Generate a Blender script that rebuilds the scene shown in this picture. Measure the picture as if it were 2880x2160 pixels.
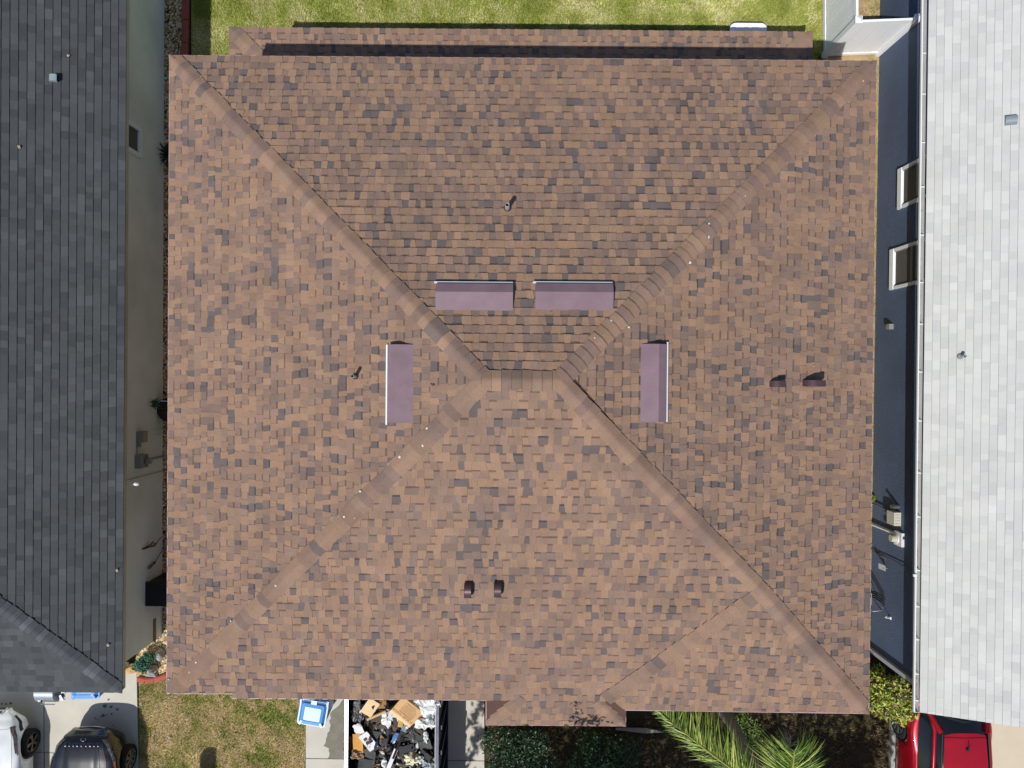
import bpy, math, random
from mathutils import Vector, Matrix, noise as mnoise

# ------------------------------------------------------------------ camera, sky, sun
for o in list(bpy.data.objects):
    bpy.data.objects.remove(o)
scene = bpy.context.scene
COL = scene.collection
CAM_H = 16.5
FPX = 1960.0                       # focal length in photo pixels (2880 wide)
TILT, ROLL = math.radians(-0.41), math.radians(0.45)
cam = bpy.data.cameras.new("camera"); cam.sensor_width = 36.0
cam.lens = FPX * 36.0 / 2880.0
cam.clip_start = 0.1; cam.clip_end = 600
camo = bpy.data.objects.new("camera", cam); COL.objects.link(camo)
camo.location = (0, 0, CAM_H)
camo.rotation_euler = (TILT, 0, ROLL)
scene.camera = camo
CR = Matrix.Rotation(ROLL, 3, 'Z') @ Matrix.Rotation(TILT, 3, 'X')

SUNV = Vector((0.335, 0.565, -1.0)).normalized()      # the way the light travels
sx, sy, sz = -SUNV.x, -SUNV.y, -SUNV.z
w = bpy.data.worlds.new("World"); scene.world = w; w.use_nodes = True
nt = w.node_tree; nt.nodes.clear()
out = nt.nodes.new("ShaderNodeOutputWorld"); bg = nt.nodes.new("ShaderNodeBackground")
sky = nt.nodes.new("ShaderNodeTexSky"); sky.sky_type = 'NISHITA'; sky.sun_disc = False
sky.sun_elevation = math.asin(sz); sky.sun_rotation = math.atan2(sx, sy) % (2 * math.pi)
sky.air_density = 1.0; sky.dust_density = 0.8; sky.ozone_density = 1.0
bg.inputs[1].default_value = 0.082
nt.links.new(sky.outputs[0], bg.inputs[0]); nt.links.new(bg.outputs[0], out.inputs[0])
sun = bpy.data.lights.new("sun", 'SUN'); sun.energy = 3.9; sun.angle = math.radians(0.5)
sun.color = (1.0, 0.975, 0.935)
suno = bpy.data.objects.new("sun", sun); COL.objects.link(suno)
suno.rotation_euler = SUNV.to_track_quat('-Z', 'Y').to_euler(); suno.location = (0, 0, 30)
vs = scene.view_settings
vs.view_transform = 'Standard'; vs.look = 'None'; vs.exposure = 0.0; vs.gamma = 1.0
vs.use_curve_mapping = False

# ------------------------------------------------------------------ helpers
def ray(px, py):
    return CR @ Vector(((px - 1440) / FPX, -(py - 1080) / FPX, -1.0))
def P(px, py, z=0.0):
    """photo pixel -> the place in the world that lies at height z"""
    d = ray(px, py); t = (z - CAM_H) / d.z
    return Vector((0, 0, CAM_H)) + d * t
def PPL(px, py, p0, n):
    d = ray(px, py); o = Vector((0, 0, CAM_H))
    return o + d * ((p0 - o).dot(n) / d.dot(n))
def proj(p):
    q = CR.transposed() @ (Vector(p) - Vector((0, 0, CAM_H)))
    return 1440 + FPX * q.x / -q.z, 1080 - FPX * q.y / -q.z
def lin(c):
    c /= 255.0
    return c / 12.92 if c <= 0.04045 else ((c + 0.055) / 1.055) ** 2.4
def S(r, g, b, k=0.9):
    return (lin(r) * k, lin(g) * k, lin(b) * k)
def V(*a): return Vector(a)

MATS = {}
def M(name, rgb=None, rough=0.85, metal=0.0, n1=(60, 0.12), n2=(1.2, 0.08), bump=0.0, bscale=200, coat=0.0, spec=0.5, trans=0.0, ior=1.45, stretch=None):
    """procedural material; rgb None = the piece's own colour from its tint"""
    if name in MATS: return MATS[name]
    m = bpy.data.materials.new(name); m.use_nodes = True
    t = m.node_tree; nd = t.nodes; L = t.links
    b = nd["Principled BSDF"]
    geo = nd.new("ShaderNodeNewGeometry")
    vec = geo.outputs['Position']
    if stretch:
        mp = nd.new("ShaderNodeMapping"); mp.inputs['Scale'].default_value = stretch
        L.new(vec, mp.inputs['Vector']); vec = mp.outputs[0]
    if rgb is None:
        a = nd.new("ShaderNodeAttribute"); a.attribute_name = "tint"; base = a.outputs['Color']
    else:
        a = nd.new("ShaderNodeRGB"); a.outputs[0].default_value = (*rgb, 1); base = a.outputs[0]
    for sc, am in (n1, n2):
        if am <= 0: continue
        nz = nd.new("ShaderNodeTexNoise"); nz.inputs['Scale'].default_value = sc
        nz.inputs['Detail'].default_value = 4; L.new(vec, nz.inputs['Vector'])
        mr = nd.new("ShaderNodeMapRange"); mr.inputs['From Min'].default_value = 0.3; mr.inputs['From Max'].default_value = 0.7
        mr.inputs['To Min'].default_value = 1 - am; mr.inputs['To Max'].default_value = 1 + am
        L.new(nz.outputs['Fac'], mr.inputs['Value'])
        mx = nd.new("ShaderNodeVectorMath"); mx.operation = 'SCALE'
        L.new(base, mx.inputs[0]); L.new(mr.outputs[0], mx.inputs['Scale']); base = mx.outputs[0]
    L.new(base, b.inputs['Base Color'])
    b.inputs['Roughness'].default_value = rough; b.inputs['Metallic'].default_value = metal
    b.inputs['Specular IOR Level'].default_value = spec
    b.inputs['Coat Weight'].default_value = coat; b.inputs['Coat Roughness'].default_value = 0.04
    b.inputs['Transmission Weight'].default_value = trans; b.inputs['IOR'].default_value = ior
    if bump > 0:
        nz = nd.new("ShaderNodeTexNoise"); nz.inputs['Scale'].default_value = bscale; nz.inputs['Detail'].default_value = 3
        L.new(vec, nz.inputs['Vector'])
        bp = nd.new("ShaderNodeBump"); bp.inputs['Strength'].default_value = bump; bp.inputs['Distance'].default_value = 0.01
        L.new(nz.outputs['Fac'], bp.inputs['Height']); L.new(bp.outputs[0], b.inputs['Normal'])
    MATS[name] = m
    return m

WO = {}                                     # world origin of every object built
def tag(o, label=None, cat=None, group=None, kind=None):
    if label: o['label'] = label
    if cat: o['category'] = cat
    if group: o['group'] = group
    if kind: o['kind'] = kind
    return o
def thing(name, loc, label, cat, group=None):
    o = bpy.data.objects.new(name, None); COL.objects.link(o)
    o.empty_display_size = 0.2; o.location = loc; WO[o.name] = Vector(loc)
    return tag(o, label, cat, group)

class MB:
    def __init__(s): s.v = []; s.f = []; s.c = []; s.m = []; s.sm = []
    def add(s, verts, faces, col=None, mi=0, smooth=False):
        b = len(s.v); s.v += [Vector(p) for p in verts]
        for f in faces:
            s.f.append([i + b for i in f]); s.c.append(col); s.m.append(mi); s.sm.append(smooth)
    def box(s, c, d, rot=None, col=None, mi=0, taper=1.0):
        x, y, z = d[0] / 2, d[1] / 2, d[2] / 2
        vs = [(-x, -y, -z), (x, -y, -z), (x, y, -z), (-x, y, -z)] + [(a * taper, b * taper, z) for a, b in ((-x, -y), (x, -y), (x, y), (-x, y))]
        R_ = rot if rot is not None else Matrix.Identity(3)
        s.add([R_ @ Vector(p) + Vector(c) for p in vs], [(0, 3, 2, 1), (4, 5, 6, 7), (0, 1, 5, 4), (1, 2, 6, 5), (2, 3, 7, 6), (3, 0, 4, 7)], col, mi)
    def bar(s, a, b, w_, h, col=None, mi=0, up=None):
        a = Vector(a); b = Vector(b); d = b - a; L = d.length
        if L < 1e-6: return
        x = d / L; upv = Vector(up) if up is not None else (Vector((0, 0, 1)) if abs(x.z) < 0.95 else Vector((0, 1, 0)))
        y = upv.cross(x).normalized(); z = x.cross(y)
        s.box((a + b) / 2, (L, w_, h), Matrix((x, y, z)).transposed(), col, mi)
    def tube(s, pts, r, n=8, col=None, mi=0, caps=True):
        pts = [Vector(p) for p in pts]; rs = r if isinstance(r, (list, tuple)) else [r] * len(pts)
        rings = []; prev = None
        for i, p in enumerate(pts):
            d = (pts[min(i + 1, len(pts) - 1)] - pts[max(i - 1, 0)]).normalized()
            if prev is None:
                ref = Vector((0, 0, 1)) if abs(d.z) < 0.9 else Vector((1, 0, 0)); x = ref.cross(d).normalized()
            else:
                x = (prev - d * prev.dot(d)).normalized()
            prev = x; y = d.cross(x)
            rings.append([p + (x * math.cos(2 * math.pi * k / n) + y * math.sin(2 * math.pi * k / n)) * rs[i] for k in range(n)])
        vs = [q for rg in rings for q in rg]; fs = []
        for i in range(len(rings) - 1):
            for k in range(n):
                a, b = i * n + k, i * n + (k + 1) % n; fs.append((a, b, b + n, a + n))
        s.add(vs, fs, col, mi, True)
        if caps:
            s.add(rings[0], [tuple(range(n - 1, -1, -1))], col, mi); s.add(rings[-1], [tuple(range(n))], col, mi)
    def prism(s, poly, z0, z1, col=None, mi=0):
        n = len(poly); vs = [(p[0], p[1], z0) for p in poly] + [(p[0], p[1], z1) for p in poly]
        s.add(vs, [tuple(range(n - 1, -1, -1)), tuple(range(n, 2 * n))] + [(i, (i + 1) % n, (i + 1) % n + n, i + n) for i in range(n)], col, mi)
    def xform(s, mat): s.v = [mat @ p for p in s.v]
    def build(s, name, mats, parent=None, origin=None, label=None, cat=None, group=None, kind=None, smooth=None):
        if not isinstance(mats, (list, tuple)): mats = [mats]
        if origin is None:
            if parent is not None or not s.v: origin = WO[parent.name] if parent is not None else Vector((0, 0, 0))
            else:
                xs = [p.x for p in s.v]; ys = [p.y for p in s.v]; zs = [p.z for p in s.v]
                origin = Vector(((min(xs) + max(xs)) / 2, (min(ys) + max(ys)) / 2, min(zs)))
        origin = Vector(origin)
        me = bpy.data.meshes.new(name)
        me.from_pydata([(p - origin)[:] for p in s.v], [], s.f)
        for m in mats: me.materials.append(m)
        if len(mats) > 1: me.polygons.foreach_set("material_index", s.m)
        me.polygons.foreach_set("use_smooth", s.sm if smooth is None else [smooth] * len(s.f))
        if any(c is not None for c in s.c):
            at = me.attributes.new("tint", 'FLOAT_COLOR', 'FACE'); buf = []
            for c in s.c: buf += [*(c or (0.5, 0.5, 0.5)), 1.0]
            at.data.foreach_set("color", buf)
        me.update()
        o = bpy.data.objects.new(name, me); COL.objects.link(o)
        if parent is not None:
            o.parent = parent; o.location = origin - WO[parent.name]
        else: o.location = origin
        WO[o.name] = origin
        return tag(o, label, cat, group, kind)

def clip(poly, clipper):
    """Sutherland-Hodgman, both 2D, clipper convex and counter-clockwise"""
    outp = poly
    for i in range(len(clipper)):
        a, b = clipper[i], clipper[(i + 1) % len(clipper)]
        ex, ey = b[0] - a[0], b[1] - a[1]; inp, outp = outp, []
        if not inp: return []
        def side(p): return ex * (p[1] - a[1]) - ey * (p[0] - a[0])
        for j in range(len(inp)):
            p, q = inp[j], inp[(j + 1) % len(inp)]; sp, sq = side(p), side(q)
            if sp >= 0: outp.append(p)
            if (sp >= 0) != (sq >= 0):
                t = sp / (sp - sq); outp.append((p[0] + (q[0] - p[0]) * t, p[1] + (q[1] - p[1]) * t))
    return outp
def area(p): return abs(sum(p[i][0] * p[(i + 1) % len(p)][1] - p[(i + 1) % len(p)][0] * p[i][1] for i in range(len(p)))) / 2
def ccw(p):
    a = sum(p[i][0] * p[(i + 1) % len(p)][1] - p[(i + 1) % len(p)][0] * p[i][1] for i in range(len(p)))
    return p if a > 0 else p[::-1]

def jit(c, rnd, a=0.06):
    k = 1 + rnd.uniform(-a, a)
    return tuple(max(0.0, x * k * (1 + rnd.uniform(-a * .12, a * .12))) for x in c)

def shingle_cells(polys, origin, u, v, palette, rnd, e=0.143, wr=(0.076, 0.150), tooth=(0.021, 0.012), slant=0.012, band=None, bandp=0.4, wob=0.0):
    """lays courses of shingles on a roof slope; returns cells as (MB pieces, centre, area share)"""
    n = u.cross(v).normalized()
    if n.z < 0: n = -n
    p2 = [ccw([((p - origin).dot(u), (p - origin).dot(v)) for p in q]) for q in polys]
    us = [a[0] for q in p2 for a in q]; vv = [a[1] for q in p2 for a in q]
    u0, u1, v1 = min(us), max(us), max(vv); v0 = min(vv)
    cells = []; k = math.floor(v0 / e)
    cols = [c[0] for c in palette]; ws = [x[1] for x in palette]; wl_ = [x[-1] for x in palette]
    def w3(a, b, h): return origin + u * a + v * b + n * h
    while k * e < v1:
        x = u0 - rnd.uniform(0, 0.3); up = rnd.random() < .5; sl = rnd.uniform(-slant, slant); cprev = None
        dv = rnd.uniform(-wob, wob)
        while x < u1:
            wd = rnd.uniform(*wr); sr = rnd.uniform(-slant, slant)
            up = (not up) if rnd.random() < .90 else up
            hb = tooth[0] if up else tooth[1]
            col = rnd.choices(cols, ws if up else wl_)[0]
            if cprev is not None and rnd.random() < .05: col = cprev
            cprev = col; tint = jit(col, rnd)
            b0, b1 = k * e + dv, (k + 1) * e + wob
            quad = [(x + sl, b0), (x + wd + sr, b0), (x + wd - sr, b1), (x - sl, b1)]
            segs = [(quad, tint, 0.0)]
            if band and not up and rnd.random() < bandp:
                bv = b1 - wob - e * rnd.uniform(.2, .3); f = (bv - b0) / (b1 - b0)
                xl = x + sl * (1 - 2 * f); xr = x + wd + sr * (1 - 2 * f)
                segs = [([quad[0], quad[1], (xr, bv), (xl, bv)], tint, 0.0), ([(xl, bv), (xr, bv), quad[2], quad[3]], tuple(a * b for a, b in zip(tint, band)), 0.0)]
            mb = None; ar = 0
            for q, tc, _ in segs:
                for cp in p2:
                    c = clip(ccw(q), cp)
                    if len(c) < 3 or area(c) < 2e-5: continue
                    if mb is None: mb = MB()
                    ar += area(c); m = len(c)
                    top = [w3(a, b, 0.0035 + max(hb, .004) * (1 - min(max((b - b0) / (b1 - b0), 0), 1))) for a, b in c]
                    ca, cb_ = sum(a for a, b in c) / m, sum(b for a, b in c) / m
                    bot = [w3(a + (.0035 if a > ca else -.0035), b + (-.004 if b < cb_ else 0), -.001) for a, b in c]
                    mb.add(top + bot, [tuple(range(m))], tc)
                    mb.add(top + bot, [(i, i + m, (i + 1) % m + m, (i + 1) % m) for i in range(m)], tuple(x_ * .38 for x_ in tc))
            if mb:
                cen = sum(mb.v, Vector()) / len(mb.v); cells.append((mb, cen, ar / (wd * e)))
            x += wd; sl = sr
        k += 1
    return cells

def lay(cells, mat, parent, nmax=300, name='shingle', stuff='shingle_field'):
    """the pieces that show largest become parts of their own, the rest one part"""
    vis = []
    for c in cells:
        a, b = proj(c[1]); inside = 12 < a < 2868 and 12 < b < 2148
        vis.append((0 if (inside and c[2] > .8) else 1, CAM_H - c[1].z, c))
    vis.sort(key=lambda t: (t[0], t[1]))
    for i, (fl, d, c) in enumerate(vis[:nmax]):
        c[0].build(name, mat, parent, origin=c[1])
    r = MB()
    for fl, d, c in vis[nmax:]:
        b = len(r.v); r.v += c[0].v; r.f += [[i + b for i in f] for f in c[0].f]; r.c += c[0].c; r.m += c[0].m; r.sm += c[0].sm
    if r.v: r.build(stuff, mat, parent, kind='stuff')

def hip_caps(a, b, n1, n2, palette, mat, parent, rnd, wdt=0.15, e=0.15, lift=0.026, name='hip_cap', rise=0.012, lim=None):
    """bent cap shingles lapped up a hip from a (low) to b (high)"""
    a = Vector(a); b = Vector(b); d = (b - a); L = d.length; d /= L
    s1 = (n1.cross(d)).normalized(); s2 = (n2.cross(d)).normalized()
    up = (n1 + n2).normalized()
    if s1.dot(up) > 0: s1 = -s1
    if s2.dot(up) > 0: s2 = -s2
    N = max(1, int(L / e)); cols = [c for c, _ in palette]; ws = [x for _, x in palette]
    col = None
    for i in range(N):
        t0 = i * L / N; t1 = min((i + 1) * L / N + 0.05, L)
        if col is None or rnd.random() > .15: col = rnd.choices(cols, ws)[0]
        tint = jit(col, rnd, .08); mb = MB(); rows = []
        wl = wdt * (1 + rnd.uniform(-.05, .05)); sk = rnd.uniform(-.006, .006)
        for (t, h) in ((t0, lift * rnd.uniform(.85, 1.15) + .008), (t1, 0.012)):
            base = a + d * t
            rows.append([base + s1 * (wl + sk) + n1 * h, base + s1 * wl * .5 + n1 * (h + rise * .55), base + s1 * wl * .2 + n1 * (h + rise * .8) + up * 0.0,
                         base + up * (h + rise), base + s2 * wl * .2 + n2 * (h + rise * .8), base + s2 * wl * .5 + n2 * (h + rise * .55), base + s2 * (wl - sk) + n2 * h])
        if lim:
            for rw in rows:
                for q_ in rw:
                    q_.x = min(max(q_.x, lim[0]), lim[1]); q_.y = min(max(q_.y, lim[2]), lim[3])
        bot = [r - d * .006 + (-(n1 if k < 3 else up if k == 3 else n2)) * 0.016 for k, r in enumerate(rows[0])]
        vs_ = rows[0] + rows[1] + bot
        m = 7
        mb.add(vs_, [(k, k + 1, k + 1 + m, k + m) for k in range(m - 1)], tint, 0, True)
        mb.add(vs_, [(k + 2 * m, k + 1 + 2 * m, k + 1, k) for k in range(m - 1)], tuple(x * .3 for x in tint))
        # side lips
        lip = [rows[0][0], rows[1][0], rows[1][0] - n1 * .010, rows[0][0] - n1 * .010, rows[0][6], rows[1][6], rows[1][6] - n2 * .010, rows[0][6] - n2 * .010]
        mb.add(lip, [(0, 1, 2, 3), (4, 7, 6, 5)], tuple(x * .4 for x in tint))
        mb.build(name, mat, parent, origin=(rows[0][3] + rows[1][3]) / 2)

def plane_n(a, b, c):
    n = (b - a).cross(c - a).normalized()
    return n if n.z > 0 else -n

# ------------------------------------------------------------------ materials
m_shingle = M("asphalt_shingle", None, 0.95, n1=(120, 0.26), n2=(2.4, 0.11), bump=0.35, bscale=260, spec=0.2)
m_shingle_grey = M("grey_shingle", None, 0.92, n1=(150, 0.16), n2=(1.3, 0.06), bump=0.35, bscale=260, spec=0.25)
m_shingle_white = M("pale_shingle", None, 0.92, n1=(130, 0.07), n2=(1.6, 0.045), bump=0.25, bscale=260, spec=0.25)
m_deck = M("roof_deck", S(90, 68, 58), 0.95)
m_stucco_grey = M("grey_stucco", S(238, 243, 236), 0.9, n1=(70, 0.10), n2=(.9, 0.12), bump=0.4, bscale=120)
m_stucco_blue = M("blue_stucco", S(88, 104, 130), 0.9, n1=(38, 0.14), n2=(.9, 0.12), bump=1.0, bscale=35)
m_stucco_tan = M("tan_stucco", S(180, 160, 135), 0.9, bump=0.3)
m_white = M("white_paint", S(240, 242, 240), 0.45, n1=(30, 0.02), n2=(1.5, 0.03))
m_vinyl = M("white_vinyl", (.90, .925, .95), 0.35, n1=(30, 0.01), n2=(1.0, 0.03))
m_fascia = M("cream_fascia", S(205, 200, 180), 0.6, n1=(30, 0.04), n2=(2, .08))
m_purple = M("mauve_metal", S(136, 112, 120), 0.42, n1=(60, 0.05), n2=(4, 0.11), spec=.6)
m_brownmetal = M("brown_metal", S(96, 74, 76), 0.3, n1=(200, 0.03), n2=(5, 0.05), spec=.8, metal=.35)
m_black = M("black_plastic", S(22, 22, 24), 0.55)
m_dark = M("dark_void", S(12, 12, 14), 0.9)
m_steel = M("galvanised_steel", S(150, 152, 155), 0.4, metal=0.8, n1=(80, .08))
m_greymetal = M("painted_grey_metal", S(150, 152, 150), 0.5, metal=0.1)
m_concrete = M("driveway_concrete", S(208, 202, 188), 0.9, n1=(70, 0.05), n2=(1.6, 0.07), bump=0.15, bscale=150)
m_wet = M("damp_concrete", S(128, 124, 108), 0.8, n1=(70, 0.10), n2=(5, 0.14), bump=0.1)
m_oil = M("oil_stained_concrete", S(120, 114, 104), 0.9, n1=(40, 0.12), n2=(9, 0.2))
m_soil = M("soil", S(64, 53, 37), 1.0, n1=(50, 0.35), n2=(3, 0.3), bump=.8, bscale=60)
m_dirt = M("dry_dirt", S(176, 152, 112), 1.0, n1=(70, 0.25), n2=(4, 0.2), bump=.8, bscale=80)
m_bed = M("bed_soil", S(66, 54, 42), 1.0, n1=(60, 0.3), n2=(5, 0.2), bump=.5)
m_turfbase = M("turf_base", S(150, 148, 78), 1.0, n1=(45, 0.30), n2=(2.2, 0.22), bump=.8, bscale=70)
m_dryturf = M("dry_turf_base", S(172, 150, 104), 1.0, n1=(45, 0.32), n2=(2.6, 0.25), bump=.8, bscale=70)
m_blade = M("grass_blades", None, 0.75, n1=(20, 0.10), n2=(1.4, 0.16), spec=.2)
m_pebble = M("pebbles", None, 0.8, n1=(40, 0.12), n2=(2, 0.05))
m_leaf = M("leaves", None, 0.42, n1=(15, 0.12), n2=(2, 0.1), spec=.6)
m_bark = M("bark", S(128, 116, 100), 0.95, n1=(25, 0.25), n2=(3, 0.2), bump=.8, bscale=30)
m_curb = M("red_curb", S(176, 92, 78), 0.85, n1=(60, 0.12), n2=(4, 0.12), bump=.3)
m_glass = M("dark_glass", S(20, 24, 28), 0.08, n1=(0, 0), n2=(0, 0), spec=.9)
m_screen = M("insect_screen", S(98, 96, 90), 0.7, n1=(300, .2), n2=(4, .05))
m_poop = M("white_spot", S(225, 222, 215), 0.8, n1=(60, .1))
m_tinted = M("tinted_surface", None, 0.8, n1=(50, 0.10), n2=(4, 0.10))
m_tintgloss = M("tinted_gloss", None, 0.3, n1=(50, 0.06), n2=(4, 0.08), spec=.6)

# ------------------------------------------------------------------ ground and setting
GZ = 0.0
rnd = random.Random(3)
g = MB(); g.add([(-60, -60, -0.012), (60, -60, -0.012), (60, 60, -0.012), (-60, 60, -0.012)], [(0, 1, 2, 3)])
g.build("ground", m_soil, kind='structure', label="bare brown soil under and between the houses")
def sheet(name, px, mat, z=0.0, kind='structure', label=None, depth=.05):
    mb = MB(); pts = [P(a, b, z) for a, b in px]; pts = ccw([(p.x, p.y) for p in pts])
    mb.prism(pts, z - depth, z); return mb.build(name, mat, kind=kind, label=label, origin=(0, 0, 0))
sheet("back_lawn", [(538, -260), (2313, -260), (2313, 330), (538, 330)], m_turfbase, 0.0)
sheet("side_lawn", [(2313, -260), (2478, -260), (2478, 150), (2313, 156)], m_dirt, 0.0)
sheet("front_lawn", [(391, 1700), (860, 1700), (858, 2420), (393, 2420)], m_dryturf, 0.0)
sheet("side_yard_strip", [(2300, 156), (2476, 153), (2450, 1830), (2300, 1830)], m_dirt, 0.0)
sheet("garden_bed", [(1362, 1700), (2506, 1820), (2506, 2420), (1362, 2420)], m_soil, 0.0)
sheet("gravel_bed", [(455, -260), (517, -260), (517, 330), (560, 330), (560, 1700), (480, 1900), (386, 1912), (386, 1835), (459, 1786)], m_bed, 0.004, depth=.03)

def slab(name, px, z, label, mat=m_concrete, gap=0.0):
    return sheet(name, px, mat, z, 'structure', label, depth=.1)
# neighbour's driveway, cast in bays with open joints between them
bays = [[(-420, 1700), (122.4, 1700), (122.4, 2115.5), (-420, 2112)], [(125, 1700), (349, 1700), (349, 1889), (384, 1889), (388, 2120), (125, 2116)],
        [(-420, 2114), (122.4, 2117.5), (123.5, 2420), (-420, 2420)], [(126, 2118), (388, 2122), (392, 2420), (126.5, 2420)]]
dw = MB()
for b in bays:
    pts = ccw([(p.x, p.y) for p in [P(x, y, .03) for x, y in b]]); dw.prism(pts, -.08, .03)
dw.build("driveway", m_concrete, kind='structure', label="pale concrete driveway before the grey-roofed house", origin=(0, 0, 0))
dw = MB()
for b in [[(860, 1700), (1362, 1700), (1362, 2139), (860, 2132)], [(860, 2134.5), (1362, 2141.5), (1362, 2420), (860, 2420)]]:
    pts = ccw([(p.x, p.y) for p in [P(x, y, .03) for x, y in b]]); dw.prism(pts, -.08, .03)
dw.build("driveway", m_concrete, kind='structure', label="concrete driveway under the loaded dumpster", origin=(0, 0, 0))
sheet("driveway", [(2506, 1930), (3300, 1700), (3300, 2420), (2506, 2420)], M("beige_concrete", S(214, 200, 176), .9, n1=(70, .04), n2=(1.5, .05)), .03, label="beige concrete driveway under the red car")
# damp patch beside the dumpster
rr = random.Random(5); pp = []
for i in range(22):
    t = i / 21; pp.append((922 + 8 * math.sin(t * 5) - 6 * t + rr.uniform(-3, 3) + (16 if t > .8 else 0) + (30 * (1 - t * 8) if t < .12 else 0), 1985 + t * 148))
pp += [(978, 2133), (985, 1970), (962, 1970)]
mb = MB(); q = ccw([(p.x, p.y) for p in [P(a, b, .034) for a, b in pp]]); mb.add([(a, b, .034) for a, b in q], [tuple(range(len(q)))])
mb.build("damp_patch", m_wet, kind='structure', label="damp dark patch on the concrete", origin=(0, 0, 0))
mb = MB()
for (a, b, r_) in [(290, 2012, .045), (301, 2010, .022), (313, 2008, .03), (268, 2020, .025), (275, 2024, .02), (283, 2016, .02), (318, 2040, .02), (322, 1990, .012), (30, 1978, .035), (17, 1980, .03), (5, 1979, .03), (295, 1985, .06), (312, 1988, .045), (305, 1968, .03), (330, 1995, .04)]:
    c = P(a, b, .034); n_ = 9
    mb.add([(c.x + r_ * rr.uniform(.6, 1.2) * math.cos(k * 2 * math.pi / n_), c.y + r_ * rr.uniform(.5, 1.1) * math.sin(k * 2 * math.pi / n_), .034) for k in range(n_)], [tuple(range(n_))])
mb.build("oil_spots", m_oil, kind='structure', label="small oil spots on the driveway", origin=(0, 0, 0))

# red scalloped curbing: along the back-yard bed and the front bed
def curbing(pts, wd, h, label, seg=0.30):
    root = thing("garden_curb", P(*pts[0], 0), label, "garden curb")
    ps = [P(a, b, 0) for a, b in pts]; rr = random.Random(9)
    for i in range(len(ps) - 1):
        a, b = ps[i], ps[i + 1]; L = (b - a).length; n = max(1, round(L / seg)); d = (b - a) / n
        nn = Vector((-d.y, d.x, 0)).normalized()
        for k in range(n):
            p0 = a + d * (k + .015); p1 = a + d * (k + .985)
            mb = MB(); w2 = wd / 2; hh = h * rr.uniform(.94, 1.04)
            prof = [(-w2, -.02), (-w2, hh * .75), (-w2 * .6, hh), (w2 * .6, hh), (w2, hh * .75), (w2, -.02)]
            vs_ = [p0 + nn * x + V(0, 0, z) for x, z in prof] + [p1 + nn * x + V(0, 0, z) for x, z in prof]
            mb.add(vs_, [(j, j + 1, j + 7, j + 6) for j in range(5)] + [(5, 4, 3, 2, 1, 0), (6, 7, 8, 9, 10, 11)])
            mb.build("curb_block", m_curb, root, origin=(p0 + p1) / 2)
curbing([(527, -120), (524, 60), (519, 320)], .155, .09, "long straight red garden curb in the shade beside the grey wall", .62)
curbing([(390, 1907), (412, 1912), (436, 1910), (455, 1905), (472, 1897), (500, 1878)], .135, .09, "curved red curb between the pebbles and the front lawn", .25)

# ------------------------------------------------------------------ brown house
ZE, TAN = 4.5, 0.36
house = thing("brown_house", (0, 0, 0), "house in the middle under the large brown shingled hip roof", "house")
TL, TR, BR, BL = P(480, 159, ZE), P(2463, 172, ZE), P(2441, 2005, ZE), P(470, 1962, ZE)
# square the plan up
XL = (TL.x + BL.x) / 2; XR = (TR.x + BR.x) / 2; YT = (TL.y + TR.y) / 2
YA = P(1050, 1965, ZE).y; YB = BR.y
def zt(y): return ZE + (YT - y) * TAN
# ridge
YM = (YT + YA) / 2; HR = (YT - YM) * TAN; ZR = ZE + HR; run = YT - YM
RL = V(XL + run, YM, ZR); RR = V(XR - run, YM, ZR)
cTL, cTR, cBL = V(XL, YT, ZE), V(XR, YT, ZE), V(XL, YA, ZE)
print("house", XL, XR, YT, YA, YB, "ridge px", proj(RL), proj(RR), ZR)
nN = plane_n(cTL, cTR, RL); nS = V(0, -TAN, 1).normalized(); nW = V(-TAN, 0, 1).normalized(); nE = V(TAN, 0, 1).normalized()
cBR = V(XR, YB, ZE)
def onS(px, py): return PPL(px, py, cBL, nS)
# right hip runs to the corner of the deeper right wing
P1 = RR + (V(XR, YA - (0), ZE) - RR) * 0.0
J1 = PPL(2128, 1660, cTR, nE); J1 = RR + (V(XR, RR.y - (XR - RR.x), ZE) - RR) * ((2128 - 1612) / (2455 - 1612.0))
J2 = onS(1709, 1960)
nB = plane_n(J1, cBR, J2)
def zB(x, y): return J1.z - (nB.x * (x - J1.x) + nB.y * (y - J1.y)) / nB.z
xS = P(1759, 1997, ZE).x
B3 = V(xS, YB, 0); B3.z = zB(B3.x, B3.y)
# porch roof
PX0, PX1 = P(1368, 2040, ZE - .15).x, P(1759, 2041, ZE - .15).x
PY = P(1560, 2040.5, ZE - .16).y
zP = ZE + (PY - YA) * TAN
pal_brown = [(S(159, 129, 107), 48, 18), (S(148, 122, 106), 38, 34), (S(135, 114, 103), 12, 34), (S(112, 101, 98), 2, 14)]
pal_cap = [(S(155, 127, 107), 38), (S(147, 121, 105), 38), (S(137, 115, 104), 21), (S(120, 106, 100), 3)]
rs = random.Random(21)
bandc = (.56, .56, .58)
cells = []
SN = 1 / math.sqrt(1 + TAN * TAN)
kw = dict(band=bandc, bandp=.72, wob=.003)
roofdeck = MB()
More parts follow.
